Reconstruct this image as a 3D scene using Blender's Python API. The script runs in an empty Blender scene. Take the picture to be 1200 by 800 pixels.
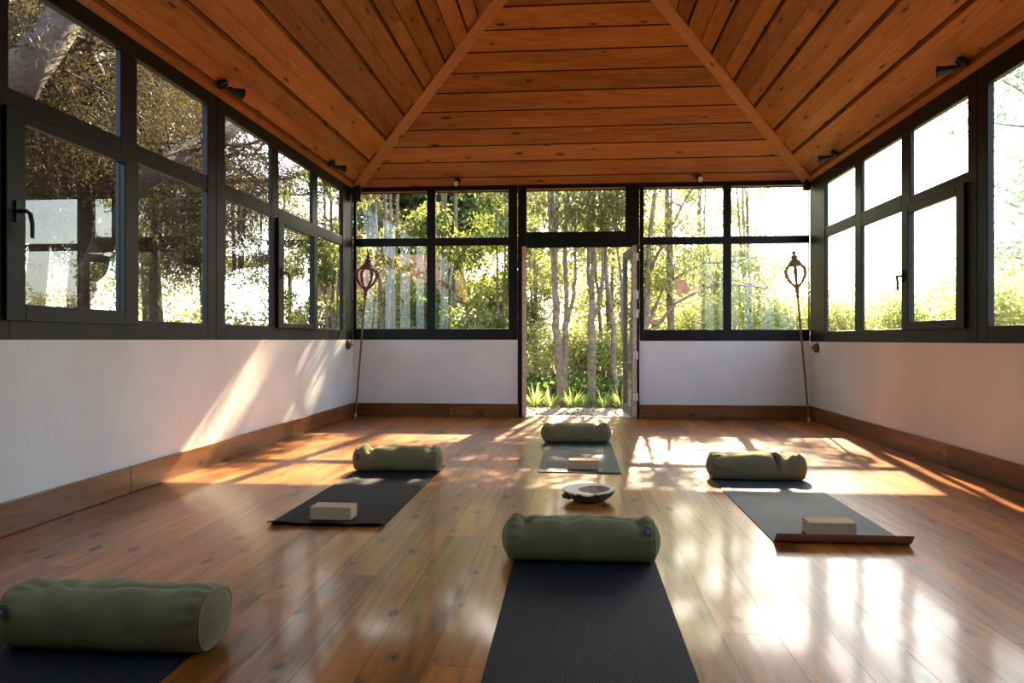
import bpy, math, random
import numpy as np
from mathutils import Vector, Matrix

random.seed(7)
SC = bpy.context.scene
COL = SC.collection
XL, XR, YB, YR, H = -2.90, 2.96, 9.60, -.75, 3.02     # inner faces of the room, eave height
SUN = Vector((0.12, 1.0, 0.62)).normalized()            # direction towards the sun

# ------------------------------------------------------------------ materials
def new_mat(name):
    m = bpy.data.materials.new(name); m.use_nodes = True
    nt = m.node_tree
    return m, nt, nt.nodes, nt.links, nt.nodes['Principled BSDF']

def ramp(N, stops):
    r = N.new('ShaderNodeValToRGB')
    e = r.color_ramp.elements
    e[0].position, e[0].color = stops[0][0], (*stops[0][1], 1)
    e[1].position, e[1].color = stops[1][0], (*stops[1][1], 1)
    for p, c in stops[2:]:
        k = e.new(p); k.color = (*c, 1)
    return r

def math_node(N, L, op, a, b=None, clamp=False):
    n = N.new('ShaderNodeMath'); n.operation = op; n.use_clamp = clamp
    for i, v in enumerate((a, b)):
        if v is None: continue
        if isinstance(v, (int, float)): n.inputs[i].default_value = v
        else: L.new(v, n.inputs[i])
    return n.outputs[0]

def mix_rgb(N, L, fac, a, b, mode='MIX'):
    n = N.new('ShaderNodeMix'); n.data_type = 'RGBA'; n.blend_type = mode
    for sock, v in ((n.inputs['Factor'], fac), (n.inputs['A'], a), (n.inputs['B'], b)):
        pass
    def setin(s, v):
        if isinstance(v, (int, float)): s.default_value = v
        elif isinstance(v, tuple): s.default_value = (*v, 1)
        else: L.new(v, s)
    setin(n.inputs[0], fac); setin(n.inputs[6], a); setin(n.inputs[7], b)
    return n.outputs[2]

def plain(name, color, rough=0.6, metal=0.0, noise=0.0, nscale=20, bump=0.0, spec=None, coat=0.0):
    m, nt, N, L, P = new_mat(name)
    P.inputs['Base Color'].default_value = (*color, 1)
    P.inputs['Roughness'].default_value = rough
    P.inputs['Metallic'].default_value = metal
    if coat: P.inputs['Coat Weight'].default_value = coat
    if spec is not None: P.inputs['Specular IOR Level'].default_value = spec
    tc = N.new('ShaderNodeTexCoord')
    nz = N.new('ShaderNodeTexNoise'); nz.inputs['Scale'].default_value = nscale; nz.inputs['Detail'].default_value = 5
    L.new(tc.outputs['Object'], nz.inputs['Vector'])
    if noise:
        lo = tuple(max(0, c*(1-noise)) for c in color); hi = tuple(min(1, c*(1+noise)) for c in color)
        r = ramp(N, [(0.3, lo), (0.7, hi)]); L.new(nz.outputs['Fac'], r.inputs['Fac']); L.new(r.outputs['Color'], P.inputs['Base Color'])
    if bump:
        b = N.new('ShaderNodeBump'); b.inputs['Strength'].default_value = bump; b.inputs['Distance'].default_value = 0.01
        L.new(nz.outputs['Fac'], b.inputs['Height']); L.new(b.outputs['Normal'], P.inputs['Normal'])
    return m

def wood(name, dark, mid, light, rough, coat, knots, kdark, ringscale=5.0, var=0.5, bump=0.06, kscale=(2.5, 5.2), coat_rough=0.05, ring=.10):
    """plank wood: UV in metres (u along the plank), face attribute rnd per plank"""
    m, nt, N, L, P = new_mat(name)
    uv = N.new('ShaderNodeUVMap'); uv.uv_map = 'UVMap'
    at = N.new('ShaderNodeAttribute'); at.attribute_name = 'rnd'
    rnd = at.outputs['Fac']
    sep = N.new('ShaderNodeSeparateXYZ'); L.new(uv.outputs['UV'], sep.inputs[0])
    u0, v0 = sep.outputs[0], sep.outputs[1]
    off = math_node(N, L, 'MULTIPLY', rnd, 37.0)
    def vec(su, sv):
        c = N.new('ShaderNodeCombineXYZ')
        L.new(math_node(N, L, 'ADD', math_node(N, L, 'MULTIPLY', u0, su), off), c.inputs[0])
        L.new(math_node(N, L, 'MULTIPLY', v0, sv), c.inputs[1])
        L.new(off, c.inputs[2])
        return c.outputs[0]
    # knots
    vo = N.new('ShaderNodeTexVoronoi'); vo.feature = 'F1'; vo.voronoi_dimensions = '2D'; vo.inputs['Scale'].default_value = 1.0
    L.new(vec(*kscale), vo.inputs['Vector'])
    sc = N.new('ShaderNodeSeparateColor'); L.new(vo.outputs['Color'], sc.inputs[0])
    d0 = vo.outputs['Distance']
    dn = N.new('ShaderNodeTexNoise'); dn.inputs['Scale'].default_value = 1; dn.inputs['Detail'].default_value = 3
    L.new(vec(14, 40), dn.inputs['Vector'])
    d = math_node(N, L, 'ADD', d0, math_node(N, L, 'MULTIPLY', math_node(N, L, 'SUBTRACT', dn.outputs['Fac'], .5), .10))
    size = math_node(N, L, 'MULTIPLY', math_node(N, L, 'SUBTRACT', sc.outputs[0], 1.0-knots, True), .085/knots)   # 0 .. .085
    has = math_node(N, L, 'GREATER_THAN', size, 0.004)
    kn = math_node(N, L, 'MULTIPLY', math_node(N, L, 'SUBTRACT', math_node(N, L, 'ADD', size, .035), d), 34.0, True)
    halo = math_node(N, L, 'MULTIPLY', math_node(N, L, 'SUBTRACT', math_node(N, L, 'ADD', math_node(N, L, 'MULTIPLY', size, 1.5), .14), d), 6.0, True)
    # grain
    g = N.new('ShaderNodeTexNoise'); g.inputs['Scale'].default_value = 1; g.inputs['Detail'].default_value = 6; g.inputs['Roughness'].default_value = .65
    L.new(vec(2.2, 55), g.inputs['Vector'])
    cn = N.new('ShaderNodeTexNoise'); cn.inputs['Scale'].default_value = 1; cn.inputs['Detail'].default_value = 1.5; cn.inputs['Roughness'].default_value = .4
    L.new(vec(.45, 4.5), cn.inputs['Vector'])
    ang = math_node(N, L, 'ADD', math_node(N, L, 'MULTIPLY', cn.outputs['Fac'], ringscale*14), math_node(N, L, 'MULTIPLY', halo, 5.0))
    wfac = math_node(N, L, 'POWER', math_node(N, L, 'ADD', math_node(N, L, 'MULTIPLY', math_node(N, L, 'SINE', ang), .5), .5), 2.0)
    big = N.new('ShaderNodeTexNoise'); big.inputs['Scale'].default_value = 1; big.inputs['Detail'].default_value = 3
    L.new(vec(.7, 3.2), big.inputs['Vector'])
    f = math_node(N, L, 'ADD', math_node(N, L, 'MULTIPLY', g.outputs['Fac'], .45), math_node(N, L, 'MULTIPLY', math_node(N, L, 'SUBTRACT', .35, wfac), ring))
    f = math_node(N, L, 'ADD', f, math_node(N, L, 'MULTIPLY', big.outputs['Fac'], .5))
    f = math_node(N, L, 'ADD', f, math_node(N, L, 'MULTIPLY', math_node(N, L, 'SUBTRACT', rnd, .5), var))
    r = ramp(N, [(0.28, dark), (0.56, mid), (0.85, light)])
    L.new(f, r.inputs['Fac'])
    c = mix_rgb(N, L, math_node(N, L, 'MULTIPLY', math_node(N, L, 'MULTIPLY', halo, has), .55), r.outputs['Color'], dark)
    c = mix_rgb(N, L, math_node(N, L, 'MULTIPLY', math_node(N, L, 'MULTIPLY', kn, has), .92), c, kdark)
    L.new(c, P.inputs['Base Color'])
    P.inputs['Roughness'].default_value = rough; P.inputs['Specular IOR Level'].default_value = .28
    if coat:
        P.inputs['Coat Weight'].default_value = coat; P.inputs['Coat Roughness'].default_value = coat_rough
    # gentle waviness of each board
    wv = N.new('ShaderNodeTexNoise'); wv.inputs['Scale'].default_value = 1; wv.inputs['Detail'].default_value = 2
    L.new(vec(1.6, 7), wv.inputs['Vector'])
    b = N.new('ShaderNodeBump'); b.inputs['Strength'].default_value = bump; b.inputs['Distance'].default_value = .02
    hgt = math_node(N, L, 'ADD', wv.outputs['Fac'], math_node(N, L, 'MULTIPLY', g.outputs['Fac'], .12))
    L.new(hgt, b.inputs['Height'])
    L.new(b.outputs['Normal'], P.inputs['Normal'])
    if coat: L.new(b.outputs['Normal'], P.inputs['Coat Normal'])
    return m

def leaf_mat(name, dark, light, trans, tmix=.5):
    m, nt, N, L, P = new_mat(name)
    N.remove(P)
    out = N['Material Output']
    at = N.new('ShaderNodeAttribute'); at.attribute_name = 'rnd'
    r = ramp(N, [(0, dark), (1, light)]); L.new(at.outputs['Fac'], r.inputs['Fac'])
    d = N.new('ShaderNodeBsdfDiffuse'); L.new(r.outputs['Color'], d.inputs['Color'])
    t = N.new('ShaderNodeBsdfTranslucent')
    tr = ramp(N, [(0, tuple(c*.55 for c in trans)), (1, trans)]); L.new(at.outputs['Fac'], tr.inputs['Fac'])
    L.new(tr.outputs['Color'], t.inputs['Color'])
    g = N.new('ShaderNodeBsdfGlossy'); g.inputs['Roughness'].default_value = .45
    mx = N.new('ShaderNodeMixShader'); mx.inputs[0].default_value = tmix
    L.new(d.outputs[0], mx.inputs[1]); L.new(t.outputs[0], mx.inputs[2])
    m2 = N.new('ShaderNodeMixShader'); m2.inputs[0].default_value = .025
    L.new(mx.outputs[0], m2.inputs[1]); L.new(g.outputs[0], m2.inputs[2])
    L.new(m2.outputs[0], out.inputs['Surface'])
    return m

def glass_mat():
    m, nt, N, L, P = new_mat('window_glass'); N.remove(P)
    out = N['Material Output']
    lw = N.new('ShaderNodeLayerWeight'); lw.inputs['Blend'].default_value = .5
    p5 = math_node(N, L, 'POWER', lw.outputs['Facing'], 5.0)
    fac = math_node(N, L, 'ADD', math_node(N, L, 'MULTIPLY', p5, .90), .085, True)
    t = N.new('ShaderNodeBsdfTransparent'); t.inputs['Color'].default_value = (.95, .975, .965, 1)
    g = N.new('ShaderNodeBsdfGlossy'); g.inputs['Roughness'].default_value = 0.0
    mx = N.new('ShaderNodeMixShader')
    L.new(fac, mx.inputs[0]); L.new(t.outputs[0], mx.inputs[1]); L.new(g.outputs[0], mx.inputs[2])
    L.new(mx.outputs[0], out.inputs['Surface'])
    return m

def plaster(name='white_plaster', ca=(.66, .64, .61), cb=(.78, .765, .74)):
    m, nt, N, L, P = new_mat(name)
    tc = N.new('ShaderNodeTexCoord')
    n1 = N.new('ShaderNodeTexNoise'); n1.inputs['Scale'].default_value = 1.3; n1.inputs['Detail'].default_value = 4
    n2 = N.new('ShaderNodeTexNoise'); n2.inputs['Scale'].default_value = 38; n2.inputs['Detail'].default_value = 4
    mp = N.new('ShaderNodeMapping'); mp.inputs['Scale'].default_value = (1, 1, .35)
    L.new(tc.outputs['Object'], n1.inputs['Vector']); L.new(tc.outputs['Object'], mp.inputs['Vector']); L.new(mp.outputs[0], n2.inputs['Vector'])
    r = ramp(N, [(.3, ca), (.7, cb)]); L.new(n1.outputs['Fac'], r.inputs['Fac'])
    L.new(r.outputs['Color'], P.inputs['Base Color']); P.inputs['Roughness'].default_value = .85
    b = N.new('ShaderNodeBump'); b.inputs['Strength'].default_value = .25; b.inputs['Distance'].default_value = .01
    L.new(n2.outputs['Fac'], b.inputs['Height']); L.new(b.outputs['Normal'], P.inputs['Normal'])
    return m

def fabric(name, color, color2):
    m, nt, N, L, P = new_mat(name)
    tc = N.new('ShaderNodeTexCoord')
    n = N.new('ShaderNodeTexNoise'); n.inputs['Scale'].default_value = 420; n.inputs['Detail'].default_value = 2
    n2 = N.new('ShaderNodeTexNoise'); n2.inputs['Scale'].default_value = 9; n2.inputs['Detail'].default_value = 4
    L.new(tc.outputs['Object'], n.inputs['Vector']); L.new(tc.outputs['Object'], n2.inputs['Vector'])
    r = ramp(N, [(.3, color), (.75, color2)]); L.new(n2.outputs['Fac'], r.inputs['Fac'])
    L.new(r.outputs['Color'], P.inputs['Base Color']); P.inputs['Roughness'].default_value = .95
    P.inputs['Specular IOR Level'].default_value = .1
    P.inputs['Sheen Weight'].default_value = .25; P.inputs['Sheen Roughness'].default_value = .5
    P.inputs['Sheen Tint'].default_value = (.75, .8, .5, 1)
    b = N.new('ShaderNodeBump'); b.inputs['Strength'].default_value = .25; b.inputs['Distance'].default_value = .001
    L.new(n.outputs['Fac'], b.inputs['Height']); L.new(b.outputs['Normal'], P.inputs['Normal'])
    return m

def mat_rubber(name, color, rib=True, rough=.62, spec=.4):
    m, nt, N, L, P = new_mat(name)
    tc = N.new('ShaderNodeTexCoord')
    n2 = N.new('ShaderNodeTexNoise'); n2.inputs['Scale'].default_value = 3; n2.inputs['Detail'].default_value = 5
    L.new(tc.outputs['Object'], n2.inputs['Vector'])
    lo = tuple(c*.75 for c in color); hi = tuple(c*1.25 for c in color)
    r = ramp(N, [(.3, lo), (.75, hi)]); L.new(n2.outputs['Fac'], r.inputs['Fac'])
    col = r.outputs['Color']
    P.inputs['Roughness'].default_value = rough; P.inputs['Specular IOR Level'].default_value = spec
    b = N.new('ShaderNodeBump'); b.inputs['Distance'].default_value = .002
    if rib:
        w = N.new('ShaderNodeTexWave'); w.wave_type = 'BANDS'; w.bands_direction = 'X'
        w.inputs['Scale'].default_value = 49.0; w.inputs['Distortion'].default_value = .25; w.inputs['Detail Scale'].default_value = 40
        L.new(tc.outputs['Object'], w.inputs['Vector'])
        col = mix_rgb(N, L, w.outputs['Fac'], tuple(c*.35 for c in color), col)
        b.inputs['Strength'].default_value = .9; L.new(w.outputs['Fac'], b.inputs['Height'])
    else:
        n = N.new('ShaderNodeTexNoise'); n.inputs['Scale'].default_value = 300
        L.new(tc.outputs['Object'], n.inputs['Vector'])
        b.inputs['Strength'].default_value = .2; L.new(n.outputs['Fac'], b.inputs['Height'])
    L.new(col, P.inputs['Base Color'])
    L.new(b.outputs['Normal'], P.inputs['Normal'])
    return m

M = {}
M['floor'] = wood('floor_pine', (.12, .036, .005), (.39, .124, .017), (.62, .245, .047), .30, .36, .52, (.008, .004, .002), var=.20, bump=.055, coat_rough=.085, ring=.12, ringscale=3.6)
M['ceiling'] = wood('ceiling_pine', (.21, .068, .012), (.40, .148, .026), (.57, .24, .058), .40, .0, .5, (.045, .014, .005), var=.30, bump=.05, kscale=(1.9, 5.5))
M['beam'] = wood('beam_pine', (.36, .14, .028), (.46, .19, .042), (.54, .24, .06), .4, .0, .2, (.08, .03, .01), var=.2)
M['baseboard'] = wood('baseboard_pine', (.10, .034, .009), (.19, .07, .019), (.30, .125, .038), .4, .2, .35, (.04, .015, .007), var=.3)
M['panel'] = wood('dark_timber', (.03, .012, .005), (.06, .025, .01), (.09, .04, .018), .5, 0, .3, (.02, .01, .005))
M['gap'] = plain('dark_gap', (.035, .014, .006), .9)
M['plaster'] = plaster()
M['plaster_bounce'] = plaster('bounce_tinted_plaster', (.60, .50, .40), (.70, .60, .49))  # plaster colour tinted warm to imitate light bounced off the floor
M['frame'] = plain('dark_frame_paint', (.004, .0046, .0045), .45, noise=.25, nscale=14, spec=.25)
M['glass'] = glass_mat()
M['black'] = plain('black_metal', (.012, .012, .013), .45, metal=.3)
M['lens'] = plain('lamp_lens', (.75, .68, .5), .2)
M['raw_wood'] = plain('raw_door_edge', (.55, .42, .33), .7, noise=.3, nscale=35)
M['hinge'] = plain('pale_hinge_metal', (.75, .72, .68), .35, metal=.4)
M['door_paint'] = plain('door_leaf_paint', (.10, .095, .085), .5, noise=.2)
M['bolster'] = fabric('olive_canvas', (.140, .122, .060), (.185, .162, .083))
M['tag'] = plain('black_tag', (.008, .010, .02), .6)
M['tagmark'] = plain('tag_mark', (.22, .26, .36), .6)
M['mat'] = mat_rubber('charcoal_ribbed_rubber', (.016, .020, .026), True, .6, .15)
M['mat_smooth'] = mat_rubber('charcoal_rubber', (.016, .018, .021), False, .7, .15)
M['mat_grey'] = mat_rubber('slate_rubber', (.042, .058, .066), False, .6, .25)
M['mat_brown'] = plain('brown_cork_backing', (.30, .15, .07), .8, noise=.3, nscale=120)
M['cork'] = plain('cork_block', (.56, .36, .205), .85, noise=.13, nscale=260, bump=.15)
M['bark'] = plain('dark_bowl_outside', (.09, .045, .025), .8, noise=.6, nscale=28, bump=.9)
M['rim'] = plain('pale_bowl_rim', (.85, .80, .72), .4, noise=.15, nscale=30)
M['hollow'] = plain('bowl_hollow', (.42, .25, .16), .6, noise=.4, nscale=18)
M['rust'] = plain('rusty_carved_metal', (.12, .05, .025), .6, noise=.5, nscale=30, bump=.4)
M['pole'] = plain('worn_wooden_pole', (.19, .085, .04), .55, noise=.4, nscale=20)
M['rust_haze'] = plain('haze_paled_carved_metal', (.24, .13, .08), .6, noise=.4, nscale=30, bump=.4)  # paler copy of the rust colour, imitating haze over the right lantern
M['bark_tree'] = plain('tree_bark', (.21, .165, .125), .95, noise=.45, nscale=14, bump=.8)
M['bark_dark'] = plain('conifer_bark', (.042, .028, .020), .95, noise=.5, nscale=9, bump=.9)
M['leaf'] = leaf_mat('broad_leaf', (.025, .035, .012), (.14, .16, .06), (.44, .46, .17), .48)
M['leaf_pale'] = leaf_mat('pale_leaf', (.15, .18, .06), (.36, .40, .16), (.72, .73, .28), .52)
M['leaf_dark'] = leaf_mat('dark_leaf', (.02, .035, .010), (.08, .11, .03), (.28, .34, .07), .45)
M['needle'] = leaf_mat('conifer_needles', (.008, .009, .0045), (.040, .034, .015), (.11, .085, .034), .35)
M['grass'] = leaf_mat('strap_leaf', (.10, .17, .03), (.30, .38, .09), (.62, .75, .20), .5)
M['ivy'] = leaf_mat('ivy_leaf', (.02, .04, .012), (.08, .13, .03), (.20, .30, .06), .4)
M['blueleaf'] = leaf_mat('blue_green_leaf', (.10, .16, .12), (.28, .38, .30), (.40, .55, .38), .45)
M['ground'] = plain('garden_soil', (.20, .15, .09), .95, noise=.45, nscale=2.5, bump=.5)
M['patio'] = plain('gravel_path', (.17, .148, .12), .95, noise=.35, nscale=30, bump=.5)
M['peach'] = plain('peach_masonry', (.62, .43, .29), .9, noise=.2, nscale=6)
M['tile'] = plain('roof_tiles', (.34, .13, .07), .8, noise=.4, nscale=10)
M['darkglass'] = plain('dark_pane', (.03, .035, .04), .15)

# ------------------------------------------------------------------ mesh builder
class MB:
    def __init__(s): s.v, s.f, s.uv, s.rnd = [], [], {}, {}
    def quad(s, pts, uvs=None, rnd=None):
        b = len(s.v); s.v += [Vector(p) for p in pts]
        s.f.append(tuple(range(b, b+len(pts))))
        if uvs: s.uv[len(s.f)-1] = uvs
        if rnd is not None: s.rnd[len(s.f)-1] = rnd
    def hexa(s, c, rnd=None, uvs=None):
        """8 corners: bottom loop 0-3, top loop 4-7"""
        b = len(s.v); s.v += [Vector(p) for p in c]
        for q in ((3, 2, 1, 0), (4, 5, 6, 7), (0, 1, 5, 4), (1, 2, 6, 5), (2, 3, 7, 6), (3, 0, 4, 7)):
            s.f.append(tuple(b+i for i in q))
            if uvs: s.uv[len(s.f)-1] = [uvs[i % 4] for i in q]
            if rnd is not None: s.rnd[len(s.f)-1] = rnd
    def box(s, x0, x1, y0, y1, z0, z1, along=None, rnd=None):
        if x0 > x1: x0, x1 = x1, x0
        if y0 > y1: y0, y1 = y1, y0
        c = [(x0, y0, z0), (x1, y0, z0), (x1, y1, z0), (x0, y1, z0), (x0, y0, z1), (x1, y0, z1), (x1, y1, z1), (x0, y1, z1)]
        b = len(s.v); s.v += [Vector(p) for p in c]
        for q in ((3, 2, 1, 0), (4, 5, 6, 7), (0, 1, 5, 4), (1, 2, 6, 5), (2, 3, 7, 6), (3, 0, 4, 7)):
            s.f.append(tuple(b+i for i in q))
            if along:
                pts = [c[i] for i in q]
                if along == 'x': s.uv[len(s.f)-1] = [(p[0], p[1]+p[2]) for p in pts]
                else: s.uv[len(s.f)-1] = [(p[1], p[0]+p[2]) for p in pts]
                s.rnd[len(s.f)-1] = rnd if rnd is not None else random.random()
    def obox(s, p0, p1, w, h, up=(0, 0, 1), rnd=None):
        """bar from p0 to p1, w across, h along up"""
        p0, p1 = Vector(p0), Vector(p1); d = (p1-p0).normalized(); L_ = (p1-p0).length
        u = Vector(up); side = d.cross(u).normalized(); u = side.cross(d).normalized()
        c = []
        for zz in (-h/2, h/2):
            for p, sg in ((p0, -1), (p0, 1), (p1, 1), (p1, -1)):
                c.append(p+side*(sg*w/2)+u*zz)
        s.hexa(c, rnd, [(0, 0), (0, w), (L_, w), (L_, 0)])
    def tube(s, pts, radii, n=8, cap=True):
        pts = [Vector(p) for p in pts]
        if isinstance(radii, (int, float)): radii = [radii]*len(pts)
        b = len(s.v); ref = None
        for i, p in enumerate(pts):
            d = (pts[min(i+1, len(pts)-1)]-pts[max(i-1, 0)]).normalized()
            if ref is None: ref = Vector((1, 0, 0)) if abs(d.x) < .8 else Vector((0, 1, 0))
            a = d.cross(ref).normalized(); c = a.cross(d).normalized(); ref = c
            for k in range(n):
                t = 2*math.pi*k/n
                s.v.append(p+a*(radii[i]*math.cos(t))+c*(radii[i]*math.sin(t)))
        for i in range(len(pts)-1):
            for k in range(n):
                k2 = (k+1) % n
                s.f.append((b+i*n+k, b+i*n+k2, b+(i+1)*n+k2, b+(i+1)*n+k))
        if cap:
            s.f.append(tuple(b+k for k in reversed(range(n))))
            s.f.append(tuple(b+(len(pts)-1)*n+k for k in range(n)))
    def lathe(s, prof, n=16, o=(0, 0, 0), axis=None):
        """prof: (radius, height) pairs"""
        o = Vector(o)
        if axis is None: q = Matrix.Identity(3)
        else: q = Vector((0, 0, 1)).rotation_difference(Vector(axis)).to_matrix()
        b = len(s.v)
        for r, z in prof:
            for k in range(n):
                t = 2*math.pi*k/n
                s.v.append(o+q @ Vector((r*math.cos(t), r*math.sin(t), z)))
        for i in range(len(prof)-1):
            for k in range(n):
                k2 = (k+1) % n
                s.f.append((b+i*n+k, b+i*n+k2, b+(i+1)*n+k2, b+(i+1)*n+k))
        s.f.append(tuple(b+k for k in reversed(range(n))))
        s.f.append(tuple(b+(len(prof)-1)*n+k for k in range(n)))
    def build(s, name, mat, parent=None, origin=None, smooth=False, bevel=0.0, seg=2, subsurf=0):
        o0 = Vector(origin) if origin is not None else Vector((0, 0, 0))
        me = bpy.data.meshes.new(name)
        me.from_pydata([tuple(p-o0) for p in s.v], [], s.f)
        if s.uv:
            ul = me.uv_layers.new(name='UVMap')
            for fi, poly in enumerate(me.polygons):
                u = s.uv.get(fi)
                if u:
                    for li, w in zip(poly.loop_indices, u): ul.data[li].uv = w
        if s.rnd:
            a = me.attributes.new('rnd', 'FLOAT', 'FACE')
            for fi, v in s.rnd.items(): a.data[fi].value = v
        me.materials.append(mat)
        if smooth: me.shade_smooth()
        ob = bpy.data.objects.new(name, me); COL.objects.link(ob)
        if parent: ob.parent = parent
        elif origin is not None: ob.location = o0
        if bevel:
            b = ob.modifiers.new('bevel', 'BEVEL'); b.width = bevel; b.segments = seg; b.limit_method = 'ANGLE'
        if subsurf:
            q = ob.modifiers.new('sub', 'SUBSURF'); q.levels = subsurf; q.render_levels = subsurf
        return ob

def tag(o, label=None, cat=None, group=None, kind=None):
    if label: o['label'] = label
    if cat: o['category'] = cat
    if group: o['group'] = group
    if kind: o['kind'] = kind
    return o

def empty(name, loc, label=None, cat=None, group=None, kind=None, rz=0):
    o = bpy.data.objects.new(name, None); COL.objects.link(o)
    o.location = loc; o.rotation_euler = (0, 0, rz); o.empty_display_size = .1
    return tag(o, label, cat, group, kind)

def copy_tree(o, parent=None):
    c = o.copy(); COL.objects.link(c)
    if parent: c.parent = parent
    for ch in [x for x in bpy.data.objects if x.parent == o]: copy_tree(ch, c)
    return c

# ------------------------------------------------------------------ room shell
def floor_planks():
    m = MB(); rr = random.Random(3)
    w = .19; x = XL-.02; g = .0008
    while x < XR:
        y = YR-rr.uniform(0, 2.5)
        while y < YB+.12:
            ln = rr.uniform(2.2, 4.2); y1 = min(y+ln, YB+.12); rnd = rr.random()
            if y1 > YR:
                ya = max(y, YR)
                x0, x1, a, b = x+g, min(x+w, XR+.02)-g, ya+g, y1-g
                m.quad([(x0, a, 0), (x1, a, 0), (x1, b, 0), (x0, b, 0)], [(a, 0), (a, w), (b, w), (b, 0)], rnd)
            y = y1
            if y1 >= YB+.12: break
        x += w
    return m
tag(floor_planks().build('floor', M['floor']), 'glossy varnished knotty pine plank floor', 'floor', kind='structure')
m = MB(); m.box(XL-.3, XR+.3, YR-.3, YB+.13, -.12, -.0015)
tag(m.build('trim_subfloor', M['gap']), 'dark underfloor showing as the seams between planks', 'floor', kind='structure')

TW = .22   # wall thickness
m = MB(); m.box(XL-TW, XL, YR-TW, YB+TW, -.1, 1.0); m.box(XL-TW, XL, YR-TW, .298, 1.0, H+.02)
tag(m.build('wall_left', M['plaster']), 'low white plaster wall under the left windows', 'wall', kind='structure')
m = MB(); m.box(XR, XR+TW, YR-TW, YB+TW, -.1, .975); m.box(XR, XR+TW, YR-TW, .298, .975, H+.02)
tag(m.build('wall_right', M['plaster_bounce']), 'low plaster wall under the right windows', 'wall', kind='structure')
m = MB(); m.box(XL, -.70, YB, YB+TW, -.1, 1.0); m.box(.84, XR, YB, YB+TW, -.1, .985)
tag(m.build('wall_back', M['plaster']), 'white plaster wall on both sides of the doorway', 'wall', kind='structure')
m = MB(); m.box(XL, XR, YR-TW, YR, -.1, H+.02, along='x', rnd=.2)  # unseen wall, set close and dark to cut light from behind the camera
tag(m.build('wall_rear', M['panel']), 'unseen wall behind the viewer, made dark timber to cut light', 'wall', kind='structure')

def bb(name, boxes, along, label):
    m = MB(); rr = random.Random(len(name))
    for b in boxes: m.box(*b, along=along, rnd=rr.random())
    tag(m.build(name, M['baseboard'], bevel=.004), label, 'baseboard', kind='structure')
bb('baseboard_left', [(XL, XL+.025, a, b-.003, .002, .172) for a, b in ((YR, .6), (.6, 4.62), (4.62, 7.4), (7.4, YB-.026))], 'y', 'brown pine baseboard along the left wall')
bb('baseboard_right', [(XR-.025, XR, a, b-.003, .002, .175) for a, b in ((YR, 2.2), (2.2, 6.1), (6.1, YB-.026))], 'y', 'brown pine baseboard along the right wall')
bb('baseboard_back', [(XL, -1.62, YB-.025, YB, .002, .17), (-1.615, -.705, YB-.025, YB, .002, .17), (.845, XR, YB-.025, YB, .002, .172)], 'x', 'brown pine baseboard beside the doorway')

# ceiling: hipped roof lined with boards
S = .675
XC = (XL+XR)/2; HW = (XR-XL)/2
CEIL_BACK = (YB, -1); 
def ceiling():
    m = MB(); rr = random.Random(11)
    e = .10    # the lining runs a little past the wall plane
    sl = math.sqrt(1+S*S)
    # back slope: lapped boards running across
    step = .215; a = -e; k = 0
    while a < HW:
        a1 = min(a+step, HW)
        rnd = rr.random()
        # lower edge hangs 20 mm, upper edge tucked
        def P(t, x, drop): return (x, YB-t, H+S*t-drop)
        xa0, xa1 = XL+a, XR-a; xb0, xb1 = XL+a1, XR-a1
        d0, d1 = .012, .012
        aa, a = a, a+.013
        m.quad([P(a, xa0, d0), P(a1, xb0, d1), P(a1, xb1, d1), P(a, xa1, d0)], [(xa0, 0), (xb0, .26), (xb1, .26), (xa1, 0)], rnd)
        a = a1; k += 1
    # rear slope
    a = -e
    while a < HW:
        a1 = min(a+step, HW); rnd = rr.random()
        def P(t, x, drop): return (x, YR+t, H+S*t-drop)
        m.quad([P(a, XL+a, .03), P(a, XR-a, .03), P(a1, XR-a1, .004), P(a1, XL+a1, .004)], [(0, 0), (5, 0), (5, .26), (0, .26)], rnd)
        a = a1
    # side slopes: boards in two levels running along the room
    for sg in (-1, 1):
        a = -e; k = 0
        while a < HW:
            wd = .135 if k % 2 else .155
            a1 = min(a+wd, HW); rnd = rr.random()
            drop = .034 if k % 2 == 0 else .006
            def P(t, y, dr):
                x = XL+t if sg < 0 else XR-t
                return (x, y, H+S*t-dr)
            g = .008
            lo, hi = a+g, a1-g
            # splits along the length
            cuts = [YR, rr.uniform(2.2, 3.6), rr.uniform(4.6, 7.0), YB]
            for j in range(3):
                y0a = YR+lo if j == 0 else cuts[j]; y0b = YR+hi if j == 0 else cuts[j]
                y1a = YB-lo if j == 2 else cuts[j+1]; y1b = YB-hi if j == 2 else cuts[j+1]
                y0a, y0b = min(y0a, y1a), min(y0b, y1b)
                r2 = min(1, max(0, rnd+rr.uniform(-.25, .25)))
                q = [P(lo, y0a, drop), P(hi, y0b, drop), P(hi, y1b, drop), P(lo, y1a, drop)]
                uv = [(y0a, 0), (y0b, .25), (y1b, .25), (y1a, 0)]
                if sg < 0: q.reverse(); uv.reverse()
                m.quad(q, uv, r2)
            if k % 2 == 0:      # edges of the lower-hung boards
                for t in (lo, hi):
                    m.quad([P(t, YR+t, drop), P(t, YB-t, drop), P(t, YB-t, -.01), P(t, YR+t, -.01)], [(0, 0), (9, 0), (9, .03), (0, .03)], 0.0)
            a = a1; k += 1
    return m
tag(ceiling().build('ceiling', M['ceiling']), 'hipped ceiling lined with orange pine boards', 'ceiling', kind='structure')
m = MB()
e = .35; z0 = H-S*e+.03; zt = H+S*HW+.03
A = [(XL-e, YR-e, z0), (XR+e, YR-e, z0), (XR+e, YB+e, z0), (XL-e, YB+e, z0), (XC, YR+HW, zt), (XC, YB-HW, zt)]
m = MB(); 
e2 = .16; z2 = H-S*e2+.035
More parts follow.
